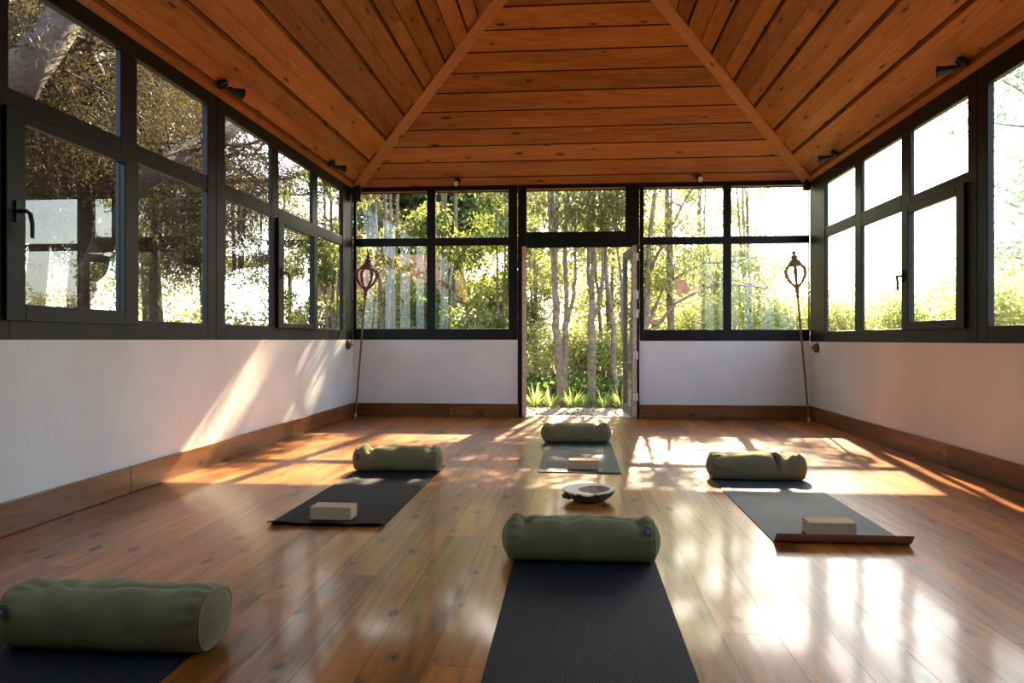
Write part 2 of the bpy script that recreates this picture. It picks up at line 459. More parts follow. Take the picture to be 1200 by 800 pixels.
A = [(XL-e2, YR-e2, z2), (XR+e2, YR-e2, z2), (XR+e2, YB+e2, z2), (XL-e2, YB+e2, z2), (XC, YR+HW, zt), (XC, YB-HW, zt)]
m.quad([A[0], A[1], A[4]]); m.quad([A[1], A[2], A[5], A[4]]); m.quad([A[2], A[3], A[5]]); m.quad([A[3], A[0], A[4], A[5]])
tag(m.build('trim_roof_deck', M['gap']), 'dark roof deck above the ceiling boards', 'roof', kind='structure')
for i, (sx, x0, lab) in enumerate(((1, XL, 'wooden hip beam rising from the back left corner'), (-1, XR, 'wooden hip beam rising from the back right corner'))):
    m = MB()
    p0 = Vector((x0+sx*.02, YB-.02, H+S*.02-.045)); p1 = Vector((XC, YB-HW, H+S*HW-.045))
    m.obox(p0, p1, .15, .05, rnd=.3+.3*i)
    tag(m.build('trim_%d' % (i+1), M['beam'], bevel=.004), lab, 'beam', kind='structure')

# ------------------------------------------------------------------ windows
def wall_pt(side, u, d, z):
    if side == 'L': return (XL-d, u, z)
    if side == 'R': return (XR+d, u, z)
    return (u, YB+d, z)
def wbox(m, side, u0, u1, z0, z1, d0, d1):
    a = wall_pt(side, u0, d0, z0); b = wall_pt(side, u1, d1, z1)
    m.box(a[0], b[0], a[1], b[1], z0, z1)
def wpane(m, side, u0, u1, z0, z1, d):
    a, b, c, e = wall_pt(side, u0, d, z0), wall_pt(side, u1, d, z0), wall_pt(side, u1, d, z1), wall_pt(side, u0, d, z1)
    m.quad([a, b, c, e])
def lever(side, u, z, sgn, parent, org, d=0.0):
    m = MB()
    wbox(m, side, u-.014, u+.014, z-.055, z+.055, d-.012, d)
    p = [wall_pt(side, u, d-.012, z), wall_pt(side, u, d-.055, z), wall_pt(side, u+sgn*.02, d-.062, z-.01), wall_pt(side, u+sgn*.035, d-.062, z-.06), wall_pt(side, u+sgn*.038, d-.06, z-.135)]
    m.tube(p, [.011, .011, .012, .011, .010], 8)
    return m.build('handle', M['black'], parent, org, smooth=False, bevel=.002)
WN = [0]
def window(side, u0, u1, z0, z1, posts, panes, transoms, sashes, label, handles=()):
    """posts: (u0,u1,z0,z1) frame members; panes: glass rects; sashes: (outer rect, inner rect)"""
    WN[0] += 1
    org = wall_pt(side, (u0+u1)/2, .05, z0)
    root = empty('window_%d' % WN[0], org, label, 'window', kind='structure')
    m = MB()
    for p in posts: wbox(m, side, *p, 0.0, .05)
    for p in transoms: wbox(m, side, *p, .006, .044)
    m.build('frame', M['frame'], root, org, bevel=.005)
    for (o, i) in sashes:
        m = MB()
        wbox(m, side, o[0], i[0], o[2], o[3], -.024, .022); wbox(m, side, i[1], o[1], o[2], o[3], -.024, .022)
        wbox(m, side, i[0], i[1], o[2], i[2], -.024, .022); wbox(m, side, i[0], i[1], i[3], o[3], -.024, .022)
        sa = m.build('sash', M['frame'], root, org, bevel=.006)
    for p in panes:
        m = MB(); wpane(m, side, *p, .024)
        m.build('pane', M['glass'], root, org)
    for hnd in handles: lever(side, hnd[0], hnd[1], hnd[2], root, org, -.024)
    return root
ZB, ZT1, ZT0, ZU, ZTOP = 1.0, 2.305, 2.185, 2.875, 3.06
def sill(side, a, b, z0): return (a, b, z0, 1.135)
# left wall, far module: three bays, opening sash in the middle
window('L', 5.83, 9.60, ZB, ZTOP,
       [(5.83, 5.99, 1.0, ZTOP), (9.17, 9.60, 1.0, ZTOP), (5.99, 9.17, ZU, ZTOP), (5.99, 9.17, 1.0, 1.13)],
       [(5.99, 6.96, ZT1, ZU), (7.13, 8.08, ZT1, ZU), (8.26, 9.17, ZT1, ZU), (5.99, 7.0, 1.13, ZT0), (7.20, 8.06, 1.17, 2.14), (8.26, 9.17, 1.13, ZT0)],
       [(6.96, 7.13, 1.13, ZU), (8.08, 8.26, 1.13, ZU), (5.99, 6.96, ZT0, ZT1), (7.13, 8.08, ZT0, ZT1), (8.26, 9.17, ZT0, ZT1)],
       [((7.06, 8.17, 1.115, 2.20), (7.20, 8.06, 1.17, 2.14))],
       'dark six-light window on the left wall beside the back corner', [(7.13, 1.66, 1)])
# left wall, near module
window('L', 3.42, 5.83, ZB, ZTOP,
       [(3.42, 3.60, 1.0, ZTOP), (5.69, 5.825, 1.0, ZTOP), (3.60, 5.69, ZU, ZTOP), (3.60, 5.69, 1.0, 1.13)],
       [(3.60, 4.56, ZT1, ZU), (4.74, 5.69, ZT1, ZU), (3.69, 4.56, 1.185, 2.135), (4.74, 5.69, 1.13, ZT0)],
       [(4.56, 4.74, 1.13, ZU), (3.60, 4.56, ZT0, ZT1), (4.74, 5.69, ZT0, ZT1)],
       [((3.555, 4.71, 1.10, 2.20), (3.69, 4.56, 1.185, 2.135))],
       'dark four-light window on the left wall nearest the viewer', [(3.62, 1.665, 1)])
# left wall beside and behind the viewer
window('L', .30, 3.42, ZB, ZTOP,
       [(.30, .45, 1.0, ZTOP), (3.27, 3.415, 1.0, ZTOP), (.45, 3.27, ZU, ZTOP), (.45, 3.27, 1.0, 1.13)],
       [(.45, 1.8, ZT1, ZU), (1.92, 3.27, ZT1, ZU), (.45, 1.8, 1.13, ZT0), (1.92, 3.27, 1.13, ZT0)],
       [(1.8, 1.92, 1.13, ZU), (.45, 1.8, ZT0, ZT1), (1.92, 3.27, ZT0, ZT1)], [], 'dark window on the left wall beside the viewer')
# right wall
RB, RT, RU = .975, 3.06, 2.84
window('R', 5.73, 9.60, RB, RT,
       [(5.73, 5.86, RB, RT), (9.06, 9.60, RB, RT), (5.86, 9.06, RU, RT), (5.86, 9.06, RB, 1.10)],
       [(8.13, 9.06, 2.33, RU), (7.01, 7.95, 2.33, RU), (5.86, 6.83, 2.27, RU), (8.13, 9.06, 1.10, 2.21), (7.01, 7.95, 1.10, 2.17), (5.99, 6.81, 1.16, 2.115)],
       [(7.95, 8.13, 1.10, RU), (6.83, 7.01, 1.10, RU), (8.13, 9.06, 2.21, 2.33), (7.01, 7.95, 2.17, 2.32), (5.86, 6.83, 2.17, 2.27)],
       [((5.865, 6.94, 1.085, 2.19), (5.99, 6.81, 1.16, 2.115))],
       'dark six-light window on the right wall beside the back corner', [(6.90, 1.57, -1)])
window('R', 3.40, 5.73, RB, RT,
       [(3.40, 3.56, RB, RT), (5.59, 5.725, RB, RT), (3.56, 5.59, RU, RT), (3.56, 5.59, RB, 1.10), (4.50, 4.64, 1.10, RU)],
       [(4.64, 5.59, 1.10, RU), (3.56, 4.50, 1.10, RU)], [], [], 'tall undivided dark framed window at the right edge')
window('R', .30, 3.40, RB, RT,
       [(.30, .45, RB, RT), (3.25, 3.395, RB, RT), (.45, 3.25, RU, RT), (.45, 3.25, RB, 1.10), (1.78, 1.92, 1.10, RU)],
       [(.45, 1.78, 1.10, RU), (1.92, 3.25, 1.10, RU)], [], [], 'dark window on the right wall beside the viewer')
# back wall
BU = 2.95
window('B', XL, -.72, 1.0, RT,
       [(XL, -2.86, 1.0, RT), (-.84, -.725, 1.0, RT), (-2.86, -.84, BU, RT), (-2.86, -.84, 1.0, 1.145), (-1.915, -1.80, 1.145, BU)],
       [(-2.86, -1.915, 2.335, BU), (-1.80, -.84, 2.335, BU), (-2.86, -1.915, 1.145, 2.23), (-1.80, -.84, 1.145, 2.23)],
       [(-2.86, -1.915, 2.23, 2.335), (-1.80, -.84, 2.23, 2.335)], [], 'dark four-light window left of the doorway')
window('B', .84, XR, .985, RT,
       [(.845, .90, .985, RT), (2.95, XR, .985, RT), (.90, 2.95, BU, RT), (.90, 2.95, .985, 1.13), (1.895, 1.995, 1.13, BU)],
       [(.90, 1.895, 2.315, BU), (1.995, 2.95, 2.315, BU), (.90, 1.895, 1.13, 2.215), (1.995, 2.95, 1.13, 2.215)],
       [(.90, 1.895, 2.215, 2.315), (1.995, 2.95, 2.215, 2.315)], [], 'dark four-light window right of the doorway')
window('B', -.72, .84, 2.19, RT,
       [(-.72, -.605, 2.19, RT), (.665, .84, 2.19, RT), (-.605, .665, 2.96, RT), (-.605, .665, 2.19, 2.395)],
       [(-.605, .665, 2.395, 2.96)], [], [], 'wide single-pane transom window above the open doorway')

# ------------------------------------------------------------------ door
door = empty('door_1', (.06, YB, 0), 'open double glazed door leading to the garden', 'door', kind='structure')
m = MB(); o = (.06, YB, 0)
m.box(-.72, -.665, YB-.005, YB+.12, 0, 2.19); m.box(.80, .84, YB-.005, YB+.12, 0, 2.19)
m.build('door_frame', M['frame'], door, o, bevel=.004)
m = MB(); m.box(-.665, .80, YB+.0, YB+.2, -.05, .006)
m.build('threshold', M['raw_wood'], door, o, bevel=.003)
def door_leaf(hx, hy, ex, ey, edge_mat, inner_sg):
    """leaf from the hinge edge to the free edge, standing open to the outside"""
    p = Vector((hx, hy, 0)); q = Vector((ex, ey, 0)); d = (q-p).normalized(); n = Vector((-d.y, d.x, 0)); W = (q-p).length
    th = .05
    def bar(m, s0, s1, z0, z1, t=th):
        a, b = p+d*s0, p+d*s1
        c = [a-n*t/2, b-n*t/2, b+n*t/2, a+n*t/2]
        m.hexa([(v.x, v.y, z0) for v in c]+[(v.x, v.y, z1) for v in c])
    m = MB()
    bar(m, .002, .10, .02, 2.18); bar(m, W-.10, W, .02, 2.18)
    bar(m, .10, W-.10, .02, .14); bar(m, .10, W-.10, .60, .70); bar(m, .10, W-.10, 2.07, 2.18)
    lf = m.build('door_leaf', M['door_paint'], door, o, bevel=.003)
    org = Vector(o)
    m = MB(); bar(m, -.010, .0, .02, 2.20, th+.004); m.build('leaf_edge', edge_mat, lf, o)
    m = MB()
    for z0, z1 in ((.14, .60), (.70, 2.07)):
        a, b = p+d*.10, p+d*(W-.10)
        m.quad([(a.x, a.y, z0), (b.x, b.y, z0), (b.x, b.y, z1), (a.x, a.y, z1)])
    m.build('pane', M['glass'], lf, o)
    return lf, p, d, n
lf, p, d, n = door_leaf(.775, YB-.06, .69, YB+.60, M['raw_wood'], -1)
for z in (.22, .75, 1.28, 1.52, 2.0):
    m = MB(); a = p-d*.02
    m.lathe([(.009, 0), (.013, .005), (.013, .10), (.009, .105)], 10, (a.x+.028, a.y, z)); m.box(a.x-.02, a.x+.028, a.y-.002, a.y+.006, z+.005, z+.10)
    m.build('hinge', M['hinge'], lf, o)
lf, p, d, n = door_leaf(-.63, YB-.06, -.69, YB+.60, M['raw_wood'], 1)
m = MB(); a = p+d*.06-n*.03
m.box(a.x-.004, a.x+.006, a.y-.02, a.y+.02, 1.08, 1.26)
m.tube([(a.x, a.y, 1.19), (a.x+.05, a.y, 1.19), (a.x+.055, a.y+.03, 1.19), (a.x+.055, a.y+.12, 1.185)], .009, 8)
m.build('handle', M['black'], lf, o)

# ------------------------------------------------------------------ yoga things
def yoga_mat(x0, x1, y0, y1, mat, label, lip=.0, lipl=.06, under=None, wav=.0):
    """mat lying along Y; the near edge may curl up by lip"""
    n = 70; nx = 14; t = .005
    root = None
    def prof(i):
        s = i/n*(y1-y0); return s
    def make(zoff, thick):
        m = MB(); rows = []
        ys = [y0+lipl*(i/10) for i in range(10)]+[y0+lipl+(y1-y0-lipl)*i/30 for i in range(31)]
        for layer in (0, 1):
            for y in ys:
                c = max(0, 1-(y-y0)/lipl) if lip else 0
                for k in range(nx+1):
                    x = x0+(x1-x0)*k/nx
                    z = lip*c**1.7 + (wav*c*(.5+.5*math.sin(k*1.1)) if lip else 0)
                    yy = y + (.012*c*c if lip else 0)
                    m.v.append(Vector((x, yy, z+zoff+layer*thick)))
        R = len(ys); C = nx+1
        def id(l, r, c): return l*R*C+r*C+c
        for r in range(R-1):
            for c in range(nx):
                m.f.append((id(1, r, c), id(1, r, c+1), id(1, r+1, c+1), id(1, r+1, c)))
                m.f.append((id(0, r, c), id(0, r+1, c), id(0, r+1, c+1), id(0, r, c+1)))
            m.f.append((id(0, r, 0), id(1, r, 0), id(1, r+1, 0), id(0, r+1, 0)))
            m.f.append((id(0, r, nx), id(0, r+1, nx), id(1, r+1, nx), id(1, r, nx)))
        for c in range(nx):
            m.f.append((id(0, 0, c), id(0, 0, c+1), id(1, 0, c+1), id(1, 0, c)))
            m.f.append((id(0, R-1, c), id(1, R-1, c), id(1, R-1, c+1), id(0, R-1, c+1)))
        return m
    org = ((x0+x1)/2, (y0+y1)/2, 0)
    if under:
        ob = make(.0028, .0026).build('yoga_mat', mat, None, org)
        make(.0003, .0024).build('underside', under, ob, org)['label'] = 'brown underside of the mat'
    else:
        ob = make(.0004, t-.0004).build('yoga_mat', mat, None, org)
    tag(ob, label, 'mat', 'yoga mats laid out on the floor')
    return ob
yoga_mat(-.268, .365, 1.72, 3.60, M['mat'], 'black ribbed yoga mat at the front centre running out of the picture', 0)
yoga_mat(-1.90, -1.205, .62, 2.48, M['mat'], 'black yoga mat at the front left corner under the nearest left bolster', 0)
yoga_mat(-1.645, -1.015, 3.86, 5.82, M['mat_smooth'], 'black yoga mat in the middle left with sun spots and a pale block', .014, .10, None, .01)
yoga_mat(-.265, .357, 5.57, 7.45, M['mat_grey'], 'grey sunlit yoga mat nearest the open doorway', .004, .08)
yoga_mat(.985, 1.632, 3.70, 5.62, M['mat_grey'], 'slate yoga mat on the right with its brown near edge curled up', .052, .075, M['mat_brown'])

def bolster(cx, cy, ln, label, dents, tagend, seed, zb=.0055, rad=(.118, .090), rz=0):
    """stuffed cylinder lying along X. dents: (pos -1..1, angle, depth, width)"""
    rng = np.random.default_rng(seed)
    nl, na = 150, 96
    L2 = ln/2
    m = MB()
    ph = rng.uniform(0, 6.28, 12); fr = rng.uniform(2, 9, 12)
    rows = []
    prof = []
    for i in range(nl+1):
        s = -1+2*i/nl
        # distribute more rows at the ends
        x = math.sin(s*math.pi/2)*L2 if False else s*L2
        prof.append(x)
    re = .055
    # end cap rows: rounded shoulder then flat slightly domed disc
    pts = []
    for a in np.linspace(0, 1, 8): pts.append((-L2-.034*(1-a*a), .03+(.88-.03)*a))
    for a in np.linspace(0, 1, 9)[1:]:
        t = a*math.pi/2; pts.append((-L2+.055*(1-math.cos(t)), .88+.12*math.sin(t)))
    for a in np.linspace(0, 1, 72)[1:-1]: pts.append((-L2+.055+(ln-.11)*a, 1.0))
    pts += [(-x, k) for x, k in reversed(pts[:16])]
    for x, k in pts:
        s = x/L2
        for j in range(na):
            t = 2*math.pi*j/na
            ct, st = math.cos(t), math.sin(t)
            # soft superellipse, flattened underneath
            e = 2.35
            r = (abs(ct)**e+abs(st)**e)**(-1/e)
            y = rad[0]*r*ct; z = rad[1]*r*st
            if z < 0: z = -rad[1]*(1-abs(1+max(-1, z/rad[1]))**1.35)
            belly = 1+.035*(1-s*s)
            wr = 0
            for q in range(12):
                wr += math.sin(fr[q]*s*2.2+ph[q]+3*t*(1 if q % 2 else -1))/(1+fr[q])
            wr *= .0055
            # puckers running in from the seams on the upper side
            edge = math.exp(-((1-abs(s))/.16)**2)
            pk = .0045*edge*math.sin(13*t+ph[0]+3*s)*(k > .95)
            up = max(0, math.sin(t))
            d = 0
            for (dp, da, dd, dw) in dents:
                da_ = (t-da+math.pi) % (2*math.pi)-math.pi
                d += dd*math.exp(-((s-dp)/dw)**2-(da_/.75)**2)
                d -= .35*dd*math.exp(-((s-dp-dw*1.5*(1 if dp < 0 else -1)*-1)/(dw*.9))**2-(da_/.7)**2)
            # long crease along the top
            cr = -.006*math.exp(-((t-1.75-.12*math.sin(5*s+ph[1]))/.10)**2)*(k > .95)*(.4+.6*abs(math.sin(3*s+ph[2])))
            f = k*(belly+(wr+pk)/.1*(.4+.8*up))
            rr = math.hypot(y, z)
            nrm = (1-(d+abs(cr)*1.0)/max(rr, .02)*(k > .5))
            m.v.append(Vector((x, y*f*nrm, max(-rad[1], z*f*nrm))))
    R = len(pts)
    for i in range(R-1):
        for j in range(na):
            j2 = (j+1) % na
            m.f.append((i*na+j, (i+1)*na+j, (i+1)*na+j2, i*na+j2))
    m.f.append(tuple(range(na))); m.f.append(tuple((R-1)*na+j for j in reversed(range(na))))
    root = empty('bolster', (cx, cy, zb), label, 'bolster', 'olive bolsters lying across the mats', rz=rz)
    for v in m.v: v.z += rad[1]
    # piping at the two end seams, following the cover
    cov = m.build('cover', M['bolster'], root, None, smooth=True)
    for row in (8, R-9):
        ring = [m.v[row*na+j] for j in range(0, na, 2)]
        t = MB(); c = sum(ring, Vector())/len(ring)
        ring2 = [c+(p-c)*1.004 for p in ring]; ring2.append(ring2[0])
        t.tube(ring2, .0028, 6, cap=False)
        t.build('piping', M['bolster'], root, None, smooth=True)
    sgn, ang = tagend
    row = R-14 if sgn > 0 else 13
    jj = int(ang/(2*math.pi)*na) % na
    p = m.v[row*na+jj]; nn = Vector((0, math.cos(ang), math.sin(ang)))
    tt = MB(); tan = Vector((0, -math.sin(ang), math.cos(ang))); ax = Vector((sgn, 0, 0))
    b0 = p+nn*.001
    nrm2 = (nn+ax*.35).normalized()
    a_ = (ax-nrm2*ax.dot(nrm2)).normalized()
    c = [b0+a_*(-.014)+tan*-.02, b0+a_*.014+tan*-.02, b0+a_*.014+tan*.02, b0+a_*(-.014)+tan*.02]
    tt.hexa([v+nrm2*.001 for v in c]+[v+nrm2*.006 for v in c])
    tg = tt.build('fabric_tag', M['tag'], root, None)
    tg['label'] = 'small black sewn-in tag'
    mk = MB(); cen = b0+nrm2*.0065
    mk.lathe([(.0045, 0), (.0045, .0005)], 14, cen, nrm2)
    mk.build('tag_mark', M['tagmark'], tg, None)
    return root
PI = math.pi
bolster(.032, 3.405, .652, 'olive green bolster on the front centre ribbed mat', [(-.76, 1.9, .030, .08), (.80, 1.9, .024, .08), (-.2, 1.9, .006, .12)], (1, 2.55), 4, rad=(.122, .092))
bolster(-1.495, 2.325, .672, 'olive green bolster at the front left, cut by the left edge', [(-.75, 1.9, .014, .12), (-.45, 1.7, .010, .08), (.5, 1.9, .007, .2)], (-1, 2.75), 9, rad=(.122, .096))
bolster(-1.335, 5.575, .628, 'olive green bolster on the middle left mat, dented near its left end', [(-.66, 1.75, .075, .09), (.8, 1.8, .016, .07), (.3, 1.8, .006, .08)], (-1, 2.9), 13, rad=(.118, .092))
bolster(.025, 7.265, .618, 'olive green bolster in front of the open doorway', [(.66, 1.8, .065, .085), (-.75, 1.6, .012, .08)], (1, 2.2), 21, rad=(.118, .090))
bolster(1.300, 5.435, .632, 'olive green bolster on the right mat, pinched near its right end', [(.38, 2.2, .042, .055), (.60, 1.7, .035, .10), (-.7, 1.9, .008, .08)], (1, 2.3), 33, rad=(.118, .094))

def block(cx, cy, label, zb=.0055, rz=0):
    m = MB(); m.box(-.116, .116, -.06, .06, 0, .072)
    o = m.build('yoga_block', M['cork'], bevel=.005, seg=3)
    o.location = (cx, cy, zb); o.rotation_euler = (0, 0, rz)
    return tag(o, label, 'yoga block', 'cork yoga blocks on the mats')
block(-1.337, 4.06, 'pale cork yoga block on the middle left black mat')
block(.081, 5.77, 'cork yoga block on the grey mat nearest the doorway')
block(1.305, 3.925, 'cork yoga block on the right mat behind its curled edge', rz=.0)

# bowl: a rough dark shell with a wide pale angular rim
def bowl():
    root = empty('bowl', (.093, 4.63, 0), 'rough dark bowl with wide pale angular rim on the bare floor', 'bowl')
    n = 48; rr = random.Random(5)
    def rim_r(t):
        # irregular outline: pointed towards the viewer
        r = .158+.006*math.sin(3*t+1)+.004*math.sin(5*t)
        r -= .020*math.exp(-((t-1.5*math.pi+.55)/.45)**2)+.016*math.exp(-((t-1.5*math.pi-.5)/.4)**2)
        return r
    def rim_z(t): return .074+.007*math.sin(t)+.004*math.cos(t)-.006*math.exp(-((t-1.5*math.pi)/.25)**2)
    m = MB(); prof = [(.0, .0), (.44, .0), (.62, .006), (.80, .022), (.92, .046), (.985, .85), (1.0, 1.0)]
    for pr, pz in prof:
        for k in range(n):
            t = 2*math.pi*k/n; r = rim_r(t)
            j = rr.uniform(-.004, .004) if .5 < pr < .99 else 0
            z = pz if pz < .5 else rim_z(t)*pz
            x = math.cos(t)*(r*pr+j); y = math.sin(t)*(r*pr+j)*.92
            m.v.append(Vector((x, y, z)))
    for i in range(len(prof)-1):
        for k in range(n):
            k2 = (k+1) % n; m.f.append((i*n+k, i*n+k2, (i+1)*n+k2, (i+1)*n+k))
    m.build('shell', M['bark'], root, None, smooth=True)['label'] = 'dark rough outside of the bowl'
    # pale rim with an off-centre hollow
    hx, hy = .035, .012
    m = MB()
    def hol(t, k): return Vector((hx+.098*k*math.cos(t), hy+.078*k*math.sin(t), 0))
    for k in range(n):
        t = 2*math.pi*k/n; r = rim_r(t)*1.004
        m.v.append(Vector((math.cos(t)*r, math.sin(t)*r*.92, rim_z(t)-.006)))
    for k in range(n):
        t = 2*math.pi*k/n; r = rim_r(t)*.995
        m.v.append(Vector((math.cos(t)*r, math.sin(t)*r*.92, rim_z(t)+.003)))
    for k in range(n):
        t = 2*math.pi*k/n; p = hol(t, 1); p.z = rim_z(t)*.97; m.v.append(p)
    for i in range(2):
        for k in range(n):
            k2 = (k+1) % n; m.f.append((i*n+k, i*n+k2, (i+1)*n+k2, (i+1)*n+k))
    m.build('rim', M['rim'], root, None)['label'] = 'pale flat rim'
    m = MB(); lv = [(1.0, .97), (.94, .75), (.8, .52), (.5, .42), (.1, .40)]
    for kk, zz in lv:
        for k in range(n):
            t = 2*math.pi*k/n; p = hol(t, kk); p.z = rim_z(t)*zz; m.v.append(p)
    for i in range(len(lv)-1):
        for k in range(n):
            k2 = (k+1) % n; m.f.append((i*n+k, i*n+k2, (i+1)*n+k2, (i+1)*n+k))
    m.f.append(tuple((len(lv)-1)*n+k for k in range(n)))
    m.build('hollow', M['hollow'], root, None, smooth=True)
    # knobbly stub on the left side
    m = MB(); m.tube([(-.110, -.035, .038), (-.145, -.038, .040), (-.162, -.042, .036)], [.024, .019, .009], 7)
    m.build('stub', M['bark'], root, None)
bowl()

# ------------------------------------------------------------------ lantern staffs
def staff(base, top, label, head_mat, rz=0):
    base, top = Vector(base), Vector(top)
    ax = (top-base).normalized(); Ls = (top-base).length
    root = empty('lantern_staff', base, label, 'staff')
    q = Vector((0, 0, 1)).rotation_difference(ax)
    root.rotation_mode = 'QUATERNION'; root.rotation_quaternion = q
    hz = Ls-.56          # where the lantern head starts
    m = MB(); m.lathe([(.012, 0), (.014, .04), (.0125, .06), (.013, hz-.05), (.012, hz)], 12)
    m.build('pole', M['pole'], root, None, smooth=True)
    m = MB(); m.lathe([(.011, 0), (.014, .004), (.014, .05), (.011, .055)], 12)
    m.build('ferrule', M['hinge'], root, None)
    m = MB(); m.lathe([(.013, hz-.05), (.024, hz-.04), (.016, hz-.02), (.016, hz), (.030, hz+.02), (.020, hz+.04), (.030, hz+.07), (.055, hz+.10), (.058, hz+.11), (.02, hz+.112)], 16)
    m.build('collar', head_mat, root, None, smooth=False)
    # six curved ribs with leafy bumps
    for k in range(6):
        t = 2*math.pi*k/6+.3; c, s_ = math.cos(t), math.sin(t)
        path = []
        for i in range(17):
            u = i/16
            r = .045+.078*math.sin(min(1, u*1.25)*math.pi*.62) if u < .8 else .045+.078*math.sin(math.pi*.62)*(1-(u-.8)/.2*.55)
            path.append((r*c, r*s_, hz+.10+.25*u))
        m = MB(); m.tube(path, [.0125]*17, 7)
        for i in range(2, 16, 2):
            p = Vector(path[i]); out = Vector((c, s_, .25))
            m.tube([p, p+out*.018, p+out*.034+Vector((0, 0, .008))], [.013, .011, .004], 6)
        m.build('rib', head_mat, root, None, smooth=True)
    m = MB(); m.lathe([(.02, hz+.335), (.085, hz+.338), (.092, hz+.35), (.080, hz+.365), (.062, hz+.395), (.040, hz+.42), (.030, hz+.43), (.045, hz+.44), (.036, hz+.462), (.016, hz+.475)], 18)
    m.build('cap', head_mat, root, None)
    m = MB(); m.lathe([(.010, hz+.472), (.024, hz+.49), (.026, hz+.505), (.010, hz+.525), (.006, hz+.535), (.011, hz+.545), (.003, hz+.575)], 12)
    m.build('finial', head_mat, root, None, smooth=True)
    return root
staff((-2.80, 9.36, .002), (-2.635, 9.40, 2.13), 'dark ornate lantern staff leaning in the back left corner', M['rust'])
staff((2.865, 9.33, .002), (2.70, 9.40, 2.13), 'ornate lantern staff leaning in the back right corner', M['rust_haze'])
def holder(x, y, z, sx, label):
    root = empty('staff_holder', (x, y, z), label, 'bracket')
    m = MB(); m.lathe([(.055, 0), (.062, .006), (.062, .03), (.05, .042), (.02, .046)], 20, (0, 0, 0), (sx, 0, 0))
    m.build('plate', M['rust'], root, None)
    m = MB(); m.tube([(sx*.04, 0, .0), (sx*.075, -.01, 0), (sx*.085, -.03, .0)], .008, 8); m.build('arm', M['rust'], root, None)
holder(XL, 9.33, .935, 1, 'round dark bracket holding the left staff to the wall')
holder(XR, 9.30, .905, -1, 'round dark bracket holding the right staff to the wall')

# ------------------------------------------------------------------ spotlights
def spot(loc, aim, up, label, size=1.0):
    """small spotlight: base disc fixed to the ceiling lining, elbow, flared head"""
    loc = Vector(loc); aim = Vector(aim).normalized(); up = Vector(up).normalized()
    root = empty('spotlight', loc, label, 'spotlight', 'small black spotlights along the eaves')
    s = size
    m = MB(); m.lathe([(.045*s, 0), (.048*s, .008), (.046*s, .03*s), (.03*s, .042*s)], 18, (0, 0, 0), -up); m.build('base', M['black'], root, None)
    e = -up*.055*s
    m = MB(); m.tube([-up*.03*s, e, e+aim*.02*s], .012*s, 8); m.build('arm', M['black'], root, None)
    hb = e+aim*.02*s
    m = MB(); m.lathe([(.016*s, 0), (.024*s, .008*s), (.026*s, .05*s), (.044*s, .115*s), (.046*s, .125*s), (.040*s, .125*s), (.034*s, .10*s)], 18, hb, aim); hd = m.build('lamp_head', M['black'], root, None)
    m = MB(); m.lathe([(.037*s, .108*s), (.037*s, .114*s)], 16, hb, aim); m.build('lens', M['lens'], hd, None)
NL = (S, 0, -1)   # out of the left slope, into the room
def cz(x, y): return H+S*min(x-XL, XR-x, YB-y)-.034
upL = Vector((-S, 0, 1)).normalized(); upR = Vector((S, 0, 1)).normalized(); upB = Vector((0, S, 1)).normalized()
spot((XL+.10, 5.72, cz(XL+.10, 5.72)), (.55, .60, -.10), upL, 'black spotlight above the left windows, nearest the viewer')
spot((XL+.10, 8.40, cz(XL+.10, 8.40)), (.8, .2, -.15), upL, 'black spotlight above the left windows near the back corner')
spot((XR-.10, 5.72, cz(XR-.10, 5.72)), (-.85, .35, -.10), upR, 'black spotlight above the right windows, nearest the viewer')
spot((XR-.10, 8.40, cz(XR-.10, 8.40)), (-.8, .2, -.15), upR, 'black spotlight above the right windows near the back corner')
spot((-1.49, YB-.10, cz(-1.49, YB-.10)), (.0, -.9, -.2), upB, 'round spotlight above the window left of the doorway', .9)
spot((1.57, YB-.10, cz(1.57, YB-.10)), (.0, -.9, -.2), upB, 'round spotlight above the window right of the doorway', .9)
m = MB(); m.box(-.055, .055, -.05, .05, -.17, .0); m.box(-.03, .03, -.02, .02, 0, .03)
o = m.build('corner_box', M['black'], bevel=.006); o.location = (XL+.085, YB-.09, 2.985)
tag(o, 'small black box mounted at the top of the back left corner', 'box')
m = MB(); m.box(-.04, .04, -.04, .04, -.10, 0); m.box(-.02, .02, -.02, .02, 0, .03)
o = m.build('corner_box', M['frame'], bevel=.006); o.location = (XR-.06, YB-.06, 2.965)
tag(o, 'small dark box mounted at the top of the back right corner', 'box')

# ------------------------------------------------------------------ garden
m = MB(); m.quad([(-60, -40, -.12), (60, -40, -.12), (60, 80, -.12), (-60, 80, -.12)])
tag(m.build('ground', M['ground']), 'bare garden soil around the room', 'ground', kind='structure')
m = MB(); m.box(-4, 5, YB+TW, 11.45, -.13, -.045)
tag(m.build('garden_path', M['patio']), 'pale gravel path just outside the doorway', 'path', kind='structure')

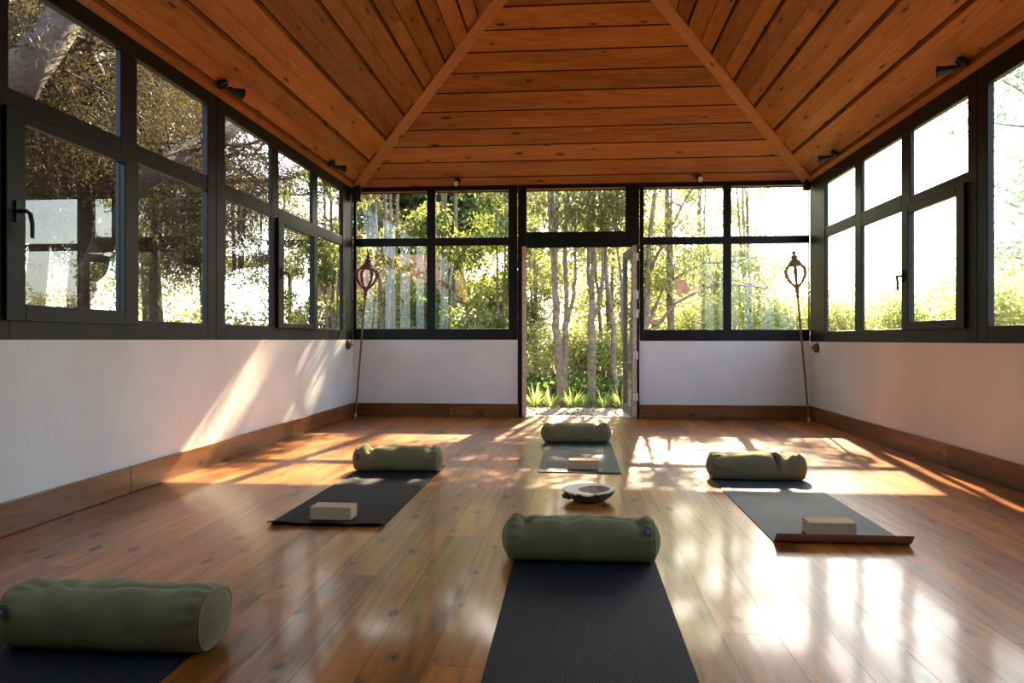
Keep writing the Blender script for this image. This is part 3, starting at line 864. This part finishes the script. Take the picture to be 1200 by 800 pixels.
def leaf_mesh(name, P, size, aspect, droop, rng, mat, along=None, rnd=None, bend=True):
    """one mesh of small pointed leaves at points P (n,3)"""
    n = len(P)
    az = rng.uniform(0, 2*np.pi, n); el = rng.normal(-droop, .55, n)
    d = np.stack([np.cos(az)*np.cos(el), np.sin(az)*np.cos(el), np.sin(el)], 1)
    if along is not None: d = along
    r = rng.normal(size=(n, 3)); s = np.cross(d, r); s /= np.linalg.norm(s, axis=1, keepdims=True)+1e-9
    L_ = size*rng.uniform(.6, 1.35, n)[:, None]
    a = P; b = P+d*L_*.45+s*L_*aspect*.5; c = P+d*L_; e = P+d*L_*.45-s*L_*aspect*.5
    V = np.stack([a, b, c, e], 1).reshape(-1, 3)
    me = bpy.data.meshes.new(name)
    me.vertices.add(4*n); me.vertices.foreach_set('co', V.astype(np.float32).ravel())
    me.loops.add(4*n); me.loops.foreach_set('vertex_index', np.arange(4*n, dtype=np.int32))
    me.polygons.add(n); me.polygons.foreach_set('loop_start', np.arange(0, 4*n, 4, dtype=np.int32))
    try: me.polygons.foreach_set('loop_total', np.full(n, 4, dtype=np.int32))
    except Exception: pass
    at = me.attributes.new('rnd', 'FLOAT', 'FACE')
    at.data.foreach_set('value', (rng.random(n) if rnd is None else rnd).astype(np.float32))
    me.update(calc_edges=True); me.validate()
    me.materials.append(mat)
    return me
def add_mesh(name, me, parent=None):
    o = bpy.data.objects.new(name, me); COL.objects.link(o)
    if parent: o.parent = parent
    return o
def blob(rng, c, r, n, shell=.5):
    u = rng.normal(size=(n, 3)); u /= np.linalg.norm(u, axis=1, keepdims=True)
    k = rng.random((n, 1))**shell
    return np.array(c)+u*k*np.array(r)
def wig(p0, p1, rng, amp=.06, n=7):
    p0, p1 = np.array(p0, float), np.array(p1, float); out = []
    for i in range(n+1):
        t = i/n; o = rng.normal(0, amp, 3)*(t*(1-t)*2+.05*(i > 0)); o[2] *= .3
        out.append(tuple(p0*(1-t)+p1*t+o))
    return out

def slim_tree(seed, stems, leaves=5200, lsize=.10, lmat='leaf', zmin=1.6, spread=.75, bark='bark_tree', ztop=7.0):
    """stems: list of (polyline points, r0, r1). returns (trunk MB, foliage mesh)"""
    rng = np.random.default_rng(seed)
    m = MB(); tips = []
    for pts, r0, r1 in stems:
        full = []
        for i in range(len(pts)-1):
            seg = wig(pts[i], pts[i+1], rng, .022, 5); full += seg if i == 0 else seg[1:]
        rad = [r0+(r1-r0)*i/(len(full)-1) for i in range(len(full))]
        m.tube(full, rad, 8)
        for p in full:
            if p[2] > zmin: tips.append(p)
    # side branches with twigs
    ends = []
    pick = [tips[i] for i in rng.choice(len(tips), min(26, len(tips)), replace=False)] if tips else []
    for p in pick:
        az = rng.uniform(0, 6.28); ln = rng.uniform(.5, 1.3)
        q = (p[0]+math.cos(az)*ln*spread, p[1]+math.sin(az)*ln*spread, p[2]+rng.uniform(.1, .7))
        path = wig(p, q, rng, .05, 4)
        m.tube(path, [.016, .013, .010, .008, .005], 5)
        ends += [path[2], path[3], path[4]]
    P = []
    per = max(1, leaves//max(1, len(ends)))
    for e_ in ends:
        P.append(blob(rng, (e_[0], e_[1], e_[2]-.05), (.38, .38, .30), per, .6))
    P = np.concatenate(P)
    return m, leaf_mesh('foliage', P, lsize, .34, .7, rng, M[lmat])

def put_tree(name, proto, loc, rz, sc, label, group, cat='tree', bark='bark_tree'):
    m, fol, parts = proto
    root = empty(name, loc, label, cat, group, rz=rz); root.scale = (sc, sc, sc)
    if parts.get('trunk') is None:
        t = m.build('trunk', M[bark], root, None, smooth=True); parts['trunk'] = t
    else:
        t = parts['trunk'].copy(); COL.objects.link(t); t.parent = root
    add_mesh('foliage', fol, root)
    return root

G1 = 'slender trees outside the doorway'
def one_tree(seed, stems, loc, label, **k):
    m, f = slim_tree(seed, stems, **k)
    return put_tree('garden_tree', (m, f, {}), loc, 0, 1, label, G1, bark=k.get('bark', 'bark_tree'))
# the trees framed by the doorway (local coordinates from the base)
one_tree(1, [([(0, 0, -.1), (-.06, 0, .9), (-.13, .02, 1.9)], .075, .055), ([(-.13, .02, 1.9), (-.17, .02, 3.2), (-.2, .1, 6.4)], .04, .02),
             ([(-.13, .02, 1.8), (-.10, .0, 3.2), (-.06, .1, 6.2)], .038, .02), ([(-.10, .02, 1.5), (-.20, -.05, 2.6), (-.28, -.1, 5.6)], .032, .015),
             ([(.02, 0, -.1), (.03, .06, .8), (.05, .08, 1.4)], .06, .05), ([(.05, .08, 1.35), (.16, .1, 1.75), (.20, .1, 2.3), (.17, .1, 5.5)], .038, .018),
             ([(.05, .08, 1.4), (.05, .1, 3.0), (.09, .1, 6.0)], .04, .02)], (-.17, 12.0, -.1), 'forked multi-stem tree framed by the left half of the doorway', zmin=2.9, leaves=4200)
one_tree(2, [([(0, 0, -.1), (.0, 0, .9), (.0, .02, 1.75)], .072, .055), ([(0, .02, 1.7), (-.06, .02, 2.1), (-.06, .02, 6.0)], .036, .018),
             ([(0, .02, 1.75), (.03, .0, 3.2), (.05, .05, 6.4)], .04, .02), ([(.0, 0, 1.4), (.14, 0, 1.75), (.17, 0, 2.2), (.12, .1, 5.6)], .036, .016),
             ([(.12, 0, 1.9), (.22, .05, 2.15), (.22, .05, 3.2)], .022, .012)], (.30, 12.05, -.1), 'straight forked tree framed by the middle of the doorway', zmin=2.9, leaves=4200)
one_tree(3, [([(0, 0, -.1), (-.07, 0, .7), (-.05, 0, 1.3), (-.16, 0, 2.0), (-.19, .1, 3.4), (-.15, .2, 6.2)], .052, .022)], (.72, 12.4, -.1), 'single thin wavy trunk in the right half of the doorway', zmin=3.0, leaves=2600)
one_tree(4, [([(0, 0, -.1), (.03, 0, .8), (.08, 0, 1.8), (.06, .05, 3.2), (.05, .2, 6.0)], .085, .035), ([(.02, 0, .75), (-.10, .05, 1.2), (-.14, .1, 2.2), (-.3, .1, 3.4)], .035, .012)], (.86, 11.5, -.1), 'thicker trunk beside the open right door leaf', zmin=2.6, leaves=3000)

def rand_stems(rng, k, h, lean=.5):
    st = []
    for i in range(k):
        x = rng.normal(0, .05); y = rng.normal(0, .05); az = rng.uniform(0, 6.28)
        b = lean*rng.uniform(.2, 1)
        st.append(([(x, y, -.1), (x+math.cos(az)*b*.25, y+math.sin(az)*b*.25, h*.25), (x+math.cos(az)*b*.6, y+math.sin(az)*b*.6, h*.55), (x+math.cos(az)*b, y+math.sin(az)*b, h)], rng.uniform(.045, .07), .016))
    return st
protos = []
for i in range(3):
    rng = np.random.default_rng(50+i)
    m, f = slim_tree(60+i, rand_stems(rng, 4, 6.6), leaves=6500, zmin=1.3, lsize=.11)
    protos.append((m, f, {}))
rng = np.random.default_rng(77)
m, f = slim_tree(78, rand_stems(rng, 4, 6.2), leaves=7000, zmin=1.6, lsize=.11, lmat='leaf_pale'); PALE = (m, f, {})
m, f = slim_tree(79, rand_stems(rng, 3, 6.4), leaves=7500, zmin=1.0, lsize=.12, lmat='leaf_dark'); DARK = (m, f, {})
TR = [
 # proto, x, y, rz, scale, label
 (DARK, -4.15, 12.6, .3, .85, 'dense dark leafy tree at the far left of the back windows'),
 (DARK, -2.30, 13.4, 1.2, .95, 'dense leafy tree seen through the left back window, beside its middle post'),
 (protos[1], -3.25, 12.8, 2.6, .85, 'leafy multi-stem tree just right of the left staff'),
 (DARK, -1.30, 13.8, 4.0, .68, 'tree with thin trunks in the right half of the left back window'),
 (protos[0], -.75, 15.2, 5.2, .66, 'tall leafy tree just left of the doorway, behind the near trunks'),
 (protos[1], .75, 15.6, .8, .85, 'tall leafy tree seen above the doorway, on the right'),
 (PALE, 1.75, 13.4, 3.1, .88, 'pale loose tree seen through the window right of the doorway'),
 (PALE, 2.6, 15.4, .4, .82, 'small pale tree behind the middle post of the right back window'),
 (PALE, 3.45, 14.6, 2.0, .80, 'pale tree in the right back window just left of the right staff'),
 (DARK, -6.3, 16.0, 2.2, .62, 'dark leafy tree in the corner between the left and back windows'),
 (protos[2], -4.6, 17.5, 1.0, .9, 'tall tree far behind the left staff'),
]
for k, (pr, x, y, rz, sc, lab) in enumerate(TR):
    put_tree('garden_tree', pr, (x, y, -.12), rz, sc, lab, 'leafy trees behind the back windows')

# spreading tree with arching branches right of the doorway
rng = np.random.default_rng(5)
st = [([(0, 0, -.1), (-.02, 0, 1.2), (.08, 0, 3.0), (.3, 0, 5.4)], .075, .025), ([(0, 0, 1.1), (.5, 0, 1.75), (1.2, .1, 2.1), (2.1, .1, 2.0)], .035, .010), ([(0, 0, 1.3), (.35, .1, 2.1), (1.0, .1, 2.45), (1.6, .1, 2.45)], .028, .008),
      ([(.05, 0, 1.9), (-.3, .2, 3.0), (-.5, .2, 4.6)], .03, .01), ([(.06, 0, 2.3), (.6, -.1, 3.4), (1.1, -.1, 4.3)], .03, .01)]
m, f = slim_tree(90, st, leaves=3600, zmin=1.9, lsize=.10, lmat='leaf_pale')
put_tree('garden_tree', (m, f, {}), (1.25, 13.0, -.12), 0, 1, 'spreading tree with arching bare branches right of the doorway', 'leafy trees behind the back windows')

# conifers outside the left windows
def conifer(seed, h, r, limbs, n=15000, trunk_r=.2, lean=(0, 0), z0=1.6, boughs=()):
    rng = np.random.default_rng(seed); m = MB()
    tr = wig((0, 0, -.2), (lean[0], lean[1], h), rng, .12, 9)
    m.tube(tr, [trunk_r*(1-.75*i/9) for i in range(10)], 10)
    for pts_, ra, rb in boughs:
        full = []
        for i in range(len(pts_)-1): full += wig(pts_[i], pts_[i+1], rng, .05, 4)[(1 if i else 0):]
        m.tube(full, [ra+(rb-ra)*i/(len(full)-1) for i in range(len(full))], 10)
    P = []; D = []
    for (z, az, ln, rise, rad) in limbs:
        t = z/h; b = (lean[0]*t, lean[1]*t, z)
        e_ = (b[0]+math.cos(az)*ln, b[1]+math.sin(az)*ln, z+rise)
        path = wig(b, e_, rng, .16, 8)
        m.tube(path, [rad*(1-.8*i/8) for i in range(9)], 8)
        for i in range(3, 9):
            P.append((path[i], .75))
            for _ in range(3):
                a2 = rng.uniform(0, 6.28); l2 = rng.uniform(.4, 1.0)
                q = (path[i][0]+math.cos(a2)*l2, path[i][1]+math.sin(a2)*l2, path[i][2]-rng.uniform(-.1, .5))
                tw = wig(path[i], q, rng, .05, 3); m.tube(tw, [.018, .012, .008, .005], 5)
                P.append((q, .55)); P.append((tw[2], .5))
    per = n//len(P); pts = []; dirs = []
    for c, rr_ in P:
        # sprays: short drooping strings of needles
        ns = per//10+1
        s0 = blob(rng, c, (rr_, rr_, rr_*.55), ns, .5)
        dr = rng.normal(size=(ns, 3)); dr[:, 2] -= .9; dr /= np.linalg.norm(dr, axis=1, keepdims=True)
        for k in range(10):
            pts.append(s0+dr*k*.03); dd = dr+rng.normal(0, .6, (ns, 3)); dd /= np.linalg.norm(dd, axis=1, keepdims=True); dirs.append(dd)
    pts = np.concatenate(pts); dirs = np.concatenate(dirs)
    return m, leaf_mesh('foliage', pts, .055, .22, .6, rng, M['needle'], along=dirs)
def limbs(rng, k, z0, z1, ln, rad=.07):
    return [(rng.uniform(z0, z1), rng.uniform(0, 6.28), ln*rng.uniform(.6, 1.1), rng.uniform(-.2, .9), rad*rng.uniform(.6, 1.2)) for _ in range(k)]
rng = np.random.default_rng(200)
G3 = 'conifers outside the left windows'
m, f = conifer(201, 8, 2, [(2.9, -.9, 2.2, 1.3, .12)]+limbs(rng, 14, 2.6, 6.5, 2.4), 75000, .15, boughs=[([(0, 0, 1.6), (.7, -.7, 2.0), (1.4, -1.1, 2.66), (1.4, .27, 3.42), (1.4, 1.8, 4.25)], .13, .09)])
put_tree('conifer', (m, f, {}), (-5.6, 8.0, -.12), 0, 1, 'conifer with a thick straight trunk behind the nearest left window', G3, bark='bark_dark')
m, f = conifer(202, 8, 2, [(3.0, -1.2, 2.6, .9, .16)]+limbs(rng, 14, 2.7, 6.5, 2.4), 75000, .13, lean=(.5, -.6), boughs=[([(.1, -.1, 1.6), (1.5, -1.6, 2.4), (2.4, -2.05, 3.0), (2.4, -1.48, 3.8), (2.4, -.7, 4.8)], .20, .12)])
put_tree('conifer', (m, f, {}), (-6.6, 7.3, -.12), 0, 1, 'conifer with a slanting trunk at the left edge of the picture', G3, bark='bark_dark')
CON = (m, f, {'trunk': None})
m, f = conifer(203, 8, 2, [(2.5, -1.3, 3.0, .9, .15)]+limbs(rng, 16, 2.4, 6.5, 2.5), 80000, .17, lean=(-.2, .3))
C3 = (m, f, {})
put_tree('conifer', C3, (-6.1, 10.3, -.12), 0, 1, 'dark conifer with a heavy slanting limb in the second bay of the left windows', G3, bark='bark_dark')
put_tree('conifer', C3, (-6.9, 13.6, -.12), 2.1, .95, 'conifer behind the opening sash of the left windows', G3, bark='bark_dark')
put_tree('conifer', C3, (-8.6, 11.2, -.12), 4.1, 1.1, 'conifer standing farthest from the left windows', G3, bark='bark_dark')

rng = np.random.default_rng(260); P = []
for _ in range(150):
    P.append(blob(rng, (rng.uniform(-11, -8.2), rng.uniform(3.5, 21), rng.uniform(2.6, 8.5)), (1.1, 1.1, .6), 420, .5))
o = add_mesh('conifer_canopy', leaf_mesh('conifer_canopy', np.concatenate(P), .14, .25, .9, rng, M['needle']))
tag(o, 'dark canopy of more distant conifers behind the left windows', 'foliage', kind='stuff')
# shrubs, strap-leaved clumps and ivy in the bed outside the doorway
def shrub_mesh(seed, rx, ry, rz_, n, size, mat):
    rng = np.random.default_rng(seed); P = []
    for _ in range(16):
        c = (rng.uniform(-rx, rx)*.7, rng.uniform(-ry, ry)*.7, rng.uniform(.15, rz_*.85))
        P.append(blob(rng, c, (rx*.42, ry*.42, rz_*.28), n//16, .5))
    m = MB()
    for _ in range(7):
        e_ = (rng.uniform(-rx, rx)*.6, rng.uniform(-ry, ry)*.6, rz_*.8); m.tube(wig((0, 0, -.05), e_, rng, .05, 4), [.018, .015, .012, .009, .005], 5)
    return (m, leaf_mesh('foliage', np.concatenate(P), size, .36, .2, rng, M[mat]), {})
SH = [shrub_mesh(301, .9, .6, 1.5, 4200, .10, 'leaf_pale'), shrub_mesh(302, .9, .6, 1.3, 4200, .09, 'leaf'), shrub_mesh(303, 1.1, .8, 1.9, 5600, .11, 'leaf_pale')]
G4 = 'shrubs in the garden bed'
for (k, x, y, rz, sc, lab) in [
    (0, -.45, 14.0, .2, 1.0, 'bright yellow-green shrub low in the left of the doorway'),
    (1, .35, 14.6, 1.2, 1.0, 'green shrub low in the middle of the doorway, behind the trunks'),
    (0, 1.05, 13.6, 2.0, .95, 'pale shrub beyond the open right door leaf'),
    (1, -2.0, 14.6, .7, 1.3, 'shrub below the middle post of the left back window'),
    (1, -3.3, 14.8, 2.7, 1.35, 'shrub low behind the left staff'),
    (2, 2.3, 14.2, .4, 1.0, 'pale shrub low in the window right of the doorway'),
    (2, 3.5, 14.4, 1.9, 1.05, 'yellow-green shrub behind the right staff'),
    (2, 4.6, 13.6, 3.0, 1.0, 'shrub in the far corner of the right windows'),
    (2, 5.6, 12.6, 4.0, 1.0, 'pale shrub low in the second bay of the right windows'),
    (2, 6.2, 11.3, 5.0, 1.05, 'pale shrub low behind the opening sash of the right windows'),
    (0, -5.2, 11.0, 1.0, 1.1, 'low pale shrub below the opening sash of the left windows'),
    (0, -5.3, 6.6, 2.0, 1.0, 'low yellow-green shrub at the foot of the nearest left window'),
    ]:
    put_tree('shrub', SH[k], (x, y, -.12), rz, sc, lab, G4, 'shrub')

def strap_clump(seed):
    rng = np.random.default_rng(seed); m = MB()
    for i in range(46):
        az = rng.uniform(0, 6.28); L_ = rng.uniform(.28, .5); o_ = rng.uniform(.3, 1.0)
        w = .011; pr = []
        for j in range(6):
            t = j/5; r = L_*o_*t; z = L_*(1.15*t-.75*o_*t*t)
            pr.append((Vector((math.cos(az)*r, math.sin(az)*r, z)), w*(1-t)**.6+.001))
        sd = Vector((-math.sin(az), math.cos(az), 0)); rv = rng.random()
        for j in range(5):
            (a, wa), (b, wb) = pr[j], pr[j+1]
            m.quad([a-sd*wa, a+sd*wa, b+sd*wb, b-sd*wb], None, rv)
    return m
cl = strap_clump(1)
first = None
for i, (x, y, sc, lab) in enumerate([
    (-.62, 11.75, 1.1, 'strap-leaved clump at the left edge of the doorway'), (-.36, 11.65, 1.0, 'strap-leaved clump left of the forked tree'),
    (-.02, 11.7, .95, 'strap-leaved clump at the foot of the forked tree'), (.16, 11.9, .8, 'small strap-leaved clump between the two middle trunks'),
    (.47, 11.75, .95, 'strap-leaved clump right of the middle trunk'), (.74, 11.6, 1.1, 'strap-leaved clump by the open right door leaf')]):
    if first is None: o = first = cl.build('strap_leaf_clump', M['grass'])
    else: o = first.copy(); COL.objects.link(o)
    o.location = (x, y, -.12); o.scale = (sc, sc, sc); o.rotation_euler = (0, 0, i*1.3)
    tag(o, lab, 'plant', 'strap-leaved plants along the path')
rng = np.random.default_rng(400)
P = np.stack([rng.uniform(-5, 6, 9000), rng.uniform(12.1, 13.7, 9000), rng.uniform(-.1, .32, 9000)], 1)
o = add_mesh('ivy', leaf_mesh('ivy', P, .10, .7, .0, rng, M['ivy'])); tag(o, 'dark ivy carpeting the garden bed behind the trunks', 'ivy', kind='stuff')
P = np.stack([rng.uniform(-4, 5, 2600), rng.uniform(9.9, 12.4, 2600), rng.uniform(-.045, -.03, 2600)], 1)
o = add_mesh('leaf_litter', leaf_mesh('leaf_litter', P, .05, .5, .0, rng, plain('dry_leaf', (.33, .24, .13), .9, noise=.3))); tag(o, 'dry leaf litter scattered over the path', 'leaf litter', kind='stuff')

# hedges and far foliage
def hedge(seed, segs, n, size, mat, name, label):
    """segs: list of (x,y,halfwidth,depth,ztop,weight)"""
    rng = np.random.default_rng(seed); P = []
    tot = sum(s[5] for s in segs)
    for (x, y, hw, dp, zt, w) in segs:
        k = max(4, int(w*12))
        for _ in range(k):
            z = rng.uniform(0, 1)**.8*zt*.9
            c = (x+rng.uniform(-hw, hw), y+rng.uniform(-dp, dp), z)
            P.append(blob(rng, c, (.75, .6, .6), int(n*w/tot/k), .5))
    o = add_mesh(name, leaf_mesh(name, np.concatenate(P), size, .4, .3, rng, M[mat]))
    return tag(o, label, 'foliage', kind='stuff')
hedge(501, [(-1.2, 20, 1.5, .8, 5.6, 3), (1.0, 20, 1.2, .8, 5.2, 2.4), (2.4, 20, 1.0, .8, 3.8, 1.6)], 24000, .17, 'leaf_pale', 'hedge', 'green wall of far foliage behind the doorway trees')
hedge(504, [(-5.0, 20.3, 1.3, .7, 7.2, 4), (-2.7, 20.5, 1.6, .8, 7.0, 4)], 42000, .21, 'leaf_dark', 'hedge', 'tall dark foliage filling the background of the left back window')
hedge(502, [(4.2, 19, 1.5, .8, 2.2, 1.2), (7, 19, 1.6, .8, 2.3, 1.4), (9.2, 17, .8, 1.8, 2.5, 1.6), (9.4, 13, .8, 2, 2.3, 1.6), (9.0, 9.0, .8, 2, 2.2, 1.6), (9.0, 5, .8, 2, 2.2, 1.4), (9.0, 0, .8, 3, 2.2, 1.4)], 24000, .14, 'leaf_pale', 'hedge', 'sunlit yellow-green hedge below the sky of the right windows')
hedge(503, [(-10.5, 4, 1, 2.5, 2.0, 1.5), (-10.8, 9, 1, 2.5, 2.0, 1.5), (-11.5, 14, 1, 2.5, 2.4, 1.5), (-11.5, 19, 1, 2.5, 3.0, 1.5)], 14000, .15, 'leaf', 'hedge', 'low foliage in the distance beyond the left conifers')
# big blue-green tree outside the tall right window
rng = np.random.default_rng(600); m = MB()
m.tube(wig((0, 0, -.2), (.2, 0, 5.5), rng, .1, 6), [.26, .24, .2, .18, .15, .1, .05], 10); P = []
for _ in range(30):
    c = (rng.uniform(-1.9, 2.2), rng.uniform(-2.0, 2.0), rng.uniform(3.0, 7.5)); P.append(blob(rng, c, (.8, .8, .55), 330, .5))
    m.tube(wig((.1, 0, min(5, c[2]-.8)), c, rng, .1, 4), [.05, .04, .03, .02, .01], 5)
put_tree('garden_tree', (m, leaf_mesh('foliage', np.concatenate(P), .16, .4, .3, rng, M['blueleaf']), {}), (10.0, 15.2, -.12), 0, 1, 'big blue-green tree outside the tall right window', None)

# peach house glimpsed through the leaves
def house(x0, x1, y0, y1, zt, label):
    root = empty('house', ((x0+x1)/2, (y0+y1)/2, -.12), label, 'house')
    o = ((x0+x1)/2, (y0+y1)/2, -.12)
    m = MB(); m.box(x0, x1, y0, y1, -.12, zt); m.build('wall', M['peach'], root, o)
    m = MB(); xm = (y0+y1)/2; e_ = .3
    m.hexa([(x0-e_, y0-e_, zt), (x1+e_, y0-e_, zt), (x1+e_, y1+e_, zt), (x0-e_, y1+e_, zt), (x0-e_, xm-.05, zt+1.1), (x1+e_, xm-.05, zt+1.1), (x1+e_, xm+.05, zt+1.1), (x0-e_, xm+.05, zt+1.1)])
    m.build('roof', M['tile'], root, o)
    k = 0
    for xx in (x0+(x1-x0)*.3, x0+(x1-x0)*.7):
        m = MB(); m.box(xx-.4, xx+.4, y0-.04, y0-.005, .8, 1.7); w = m.build('house_window', M['frame'], root, o)
        m = MB(); m.box(xx-.34, xx+.34, y0-.05, y0-.041, .86, 1.64); m.build('pane', M['darkglass'], w, o)
house(-5.6, -2.9, 16.4, 18, 1.9, 'peach walled outbuilding glimpsed behind the left staff')
house(1.9, 3.4, 16.6, 17.8, 1.35, 'low peach outbuilding glimpsed low in the window right of the doorway')

# ------------------------------------------------------------------ light
w = bpy.data.worlds.new('sky'); SC.world = w; w.use_nodes = True
N, L = w.node_tree.nodes, w.node_tree.links
bg = N['Background']
sky = N.new('ShaderNodeTexSky'); sky.sky_type = 'NISHITA'; sky.sun_disc = False
sky.sun_elevation = math.asin(SUN.z); sky.sun_rotation = math.atan2(SUN.x, SUN.y)
sky.dust_density = 3.0; sky.air_density = 1.0; sky.ozone_density = 1.0; sky.altitude = 50
n = N.new('ShaderNodeMix'); n.data_type = 'RGBA'; n.inputs[0].default_value = .62
sc_ = N.new('ShaderNodeVectorMath'); sc_.operation = 'SCALE'; sc_.inputs['Scale'].default_value = .28
L.new(sky.outputs['Color'], sc_.inputs[0]); L.new(sc_.outputs[0], n.inputs[6]); n.inputs[7].default_value = (.64, .83, 1.0, 1)
L.new(n.outputs[2], bg.inputs['Color'])
bg.inputs['Strength'].default_value = 3.6
sd = bpy.data.lights.new('sun', 'SUN'); sd.energy = 37; sd.angle = math.radians(.6); sd.color = (1, .79, .52)
so = bpy.data.objects.new('sun', sd); COL.objects.link(so)
so.rotation_mode = 'QUATERNION'; so.rotation_quaternion = SUN.to_track_quat('Z', 'Y'); so.location = (3, 30, 18)

# ------------------------------------------------------------------ camera
cd = bpy.data.cameras.new('camera'); cam = bpy.data.objects.new('camera', cd); COL.objects.link(cam)
cd.sensor_width = 36; cd.lens = 870/1200*36; cd.shift_y = -2/1200; cd.clip_end = 300
cam.location = (0, 0, 1.0); cam.rotation_euler = (math.pi/2, 0, math.atan(72/870))
SC.camera = cam
SC.view_settings.view_transform = 'Standard'
SC.view_settings.look = 'None'
SC.view_settings.exposure = 0.46
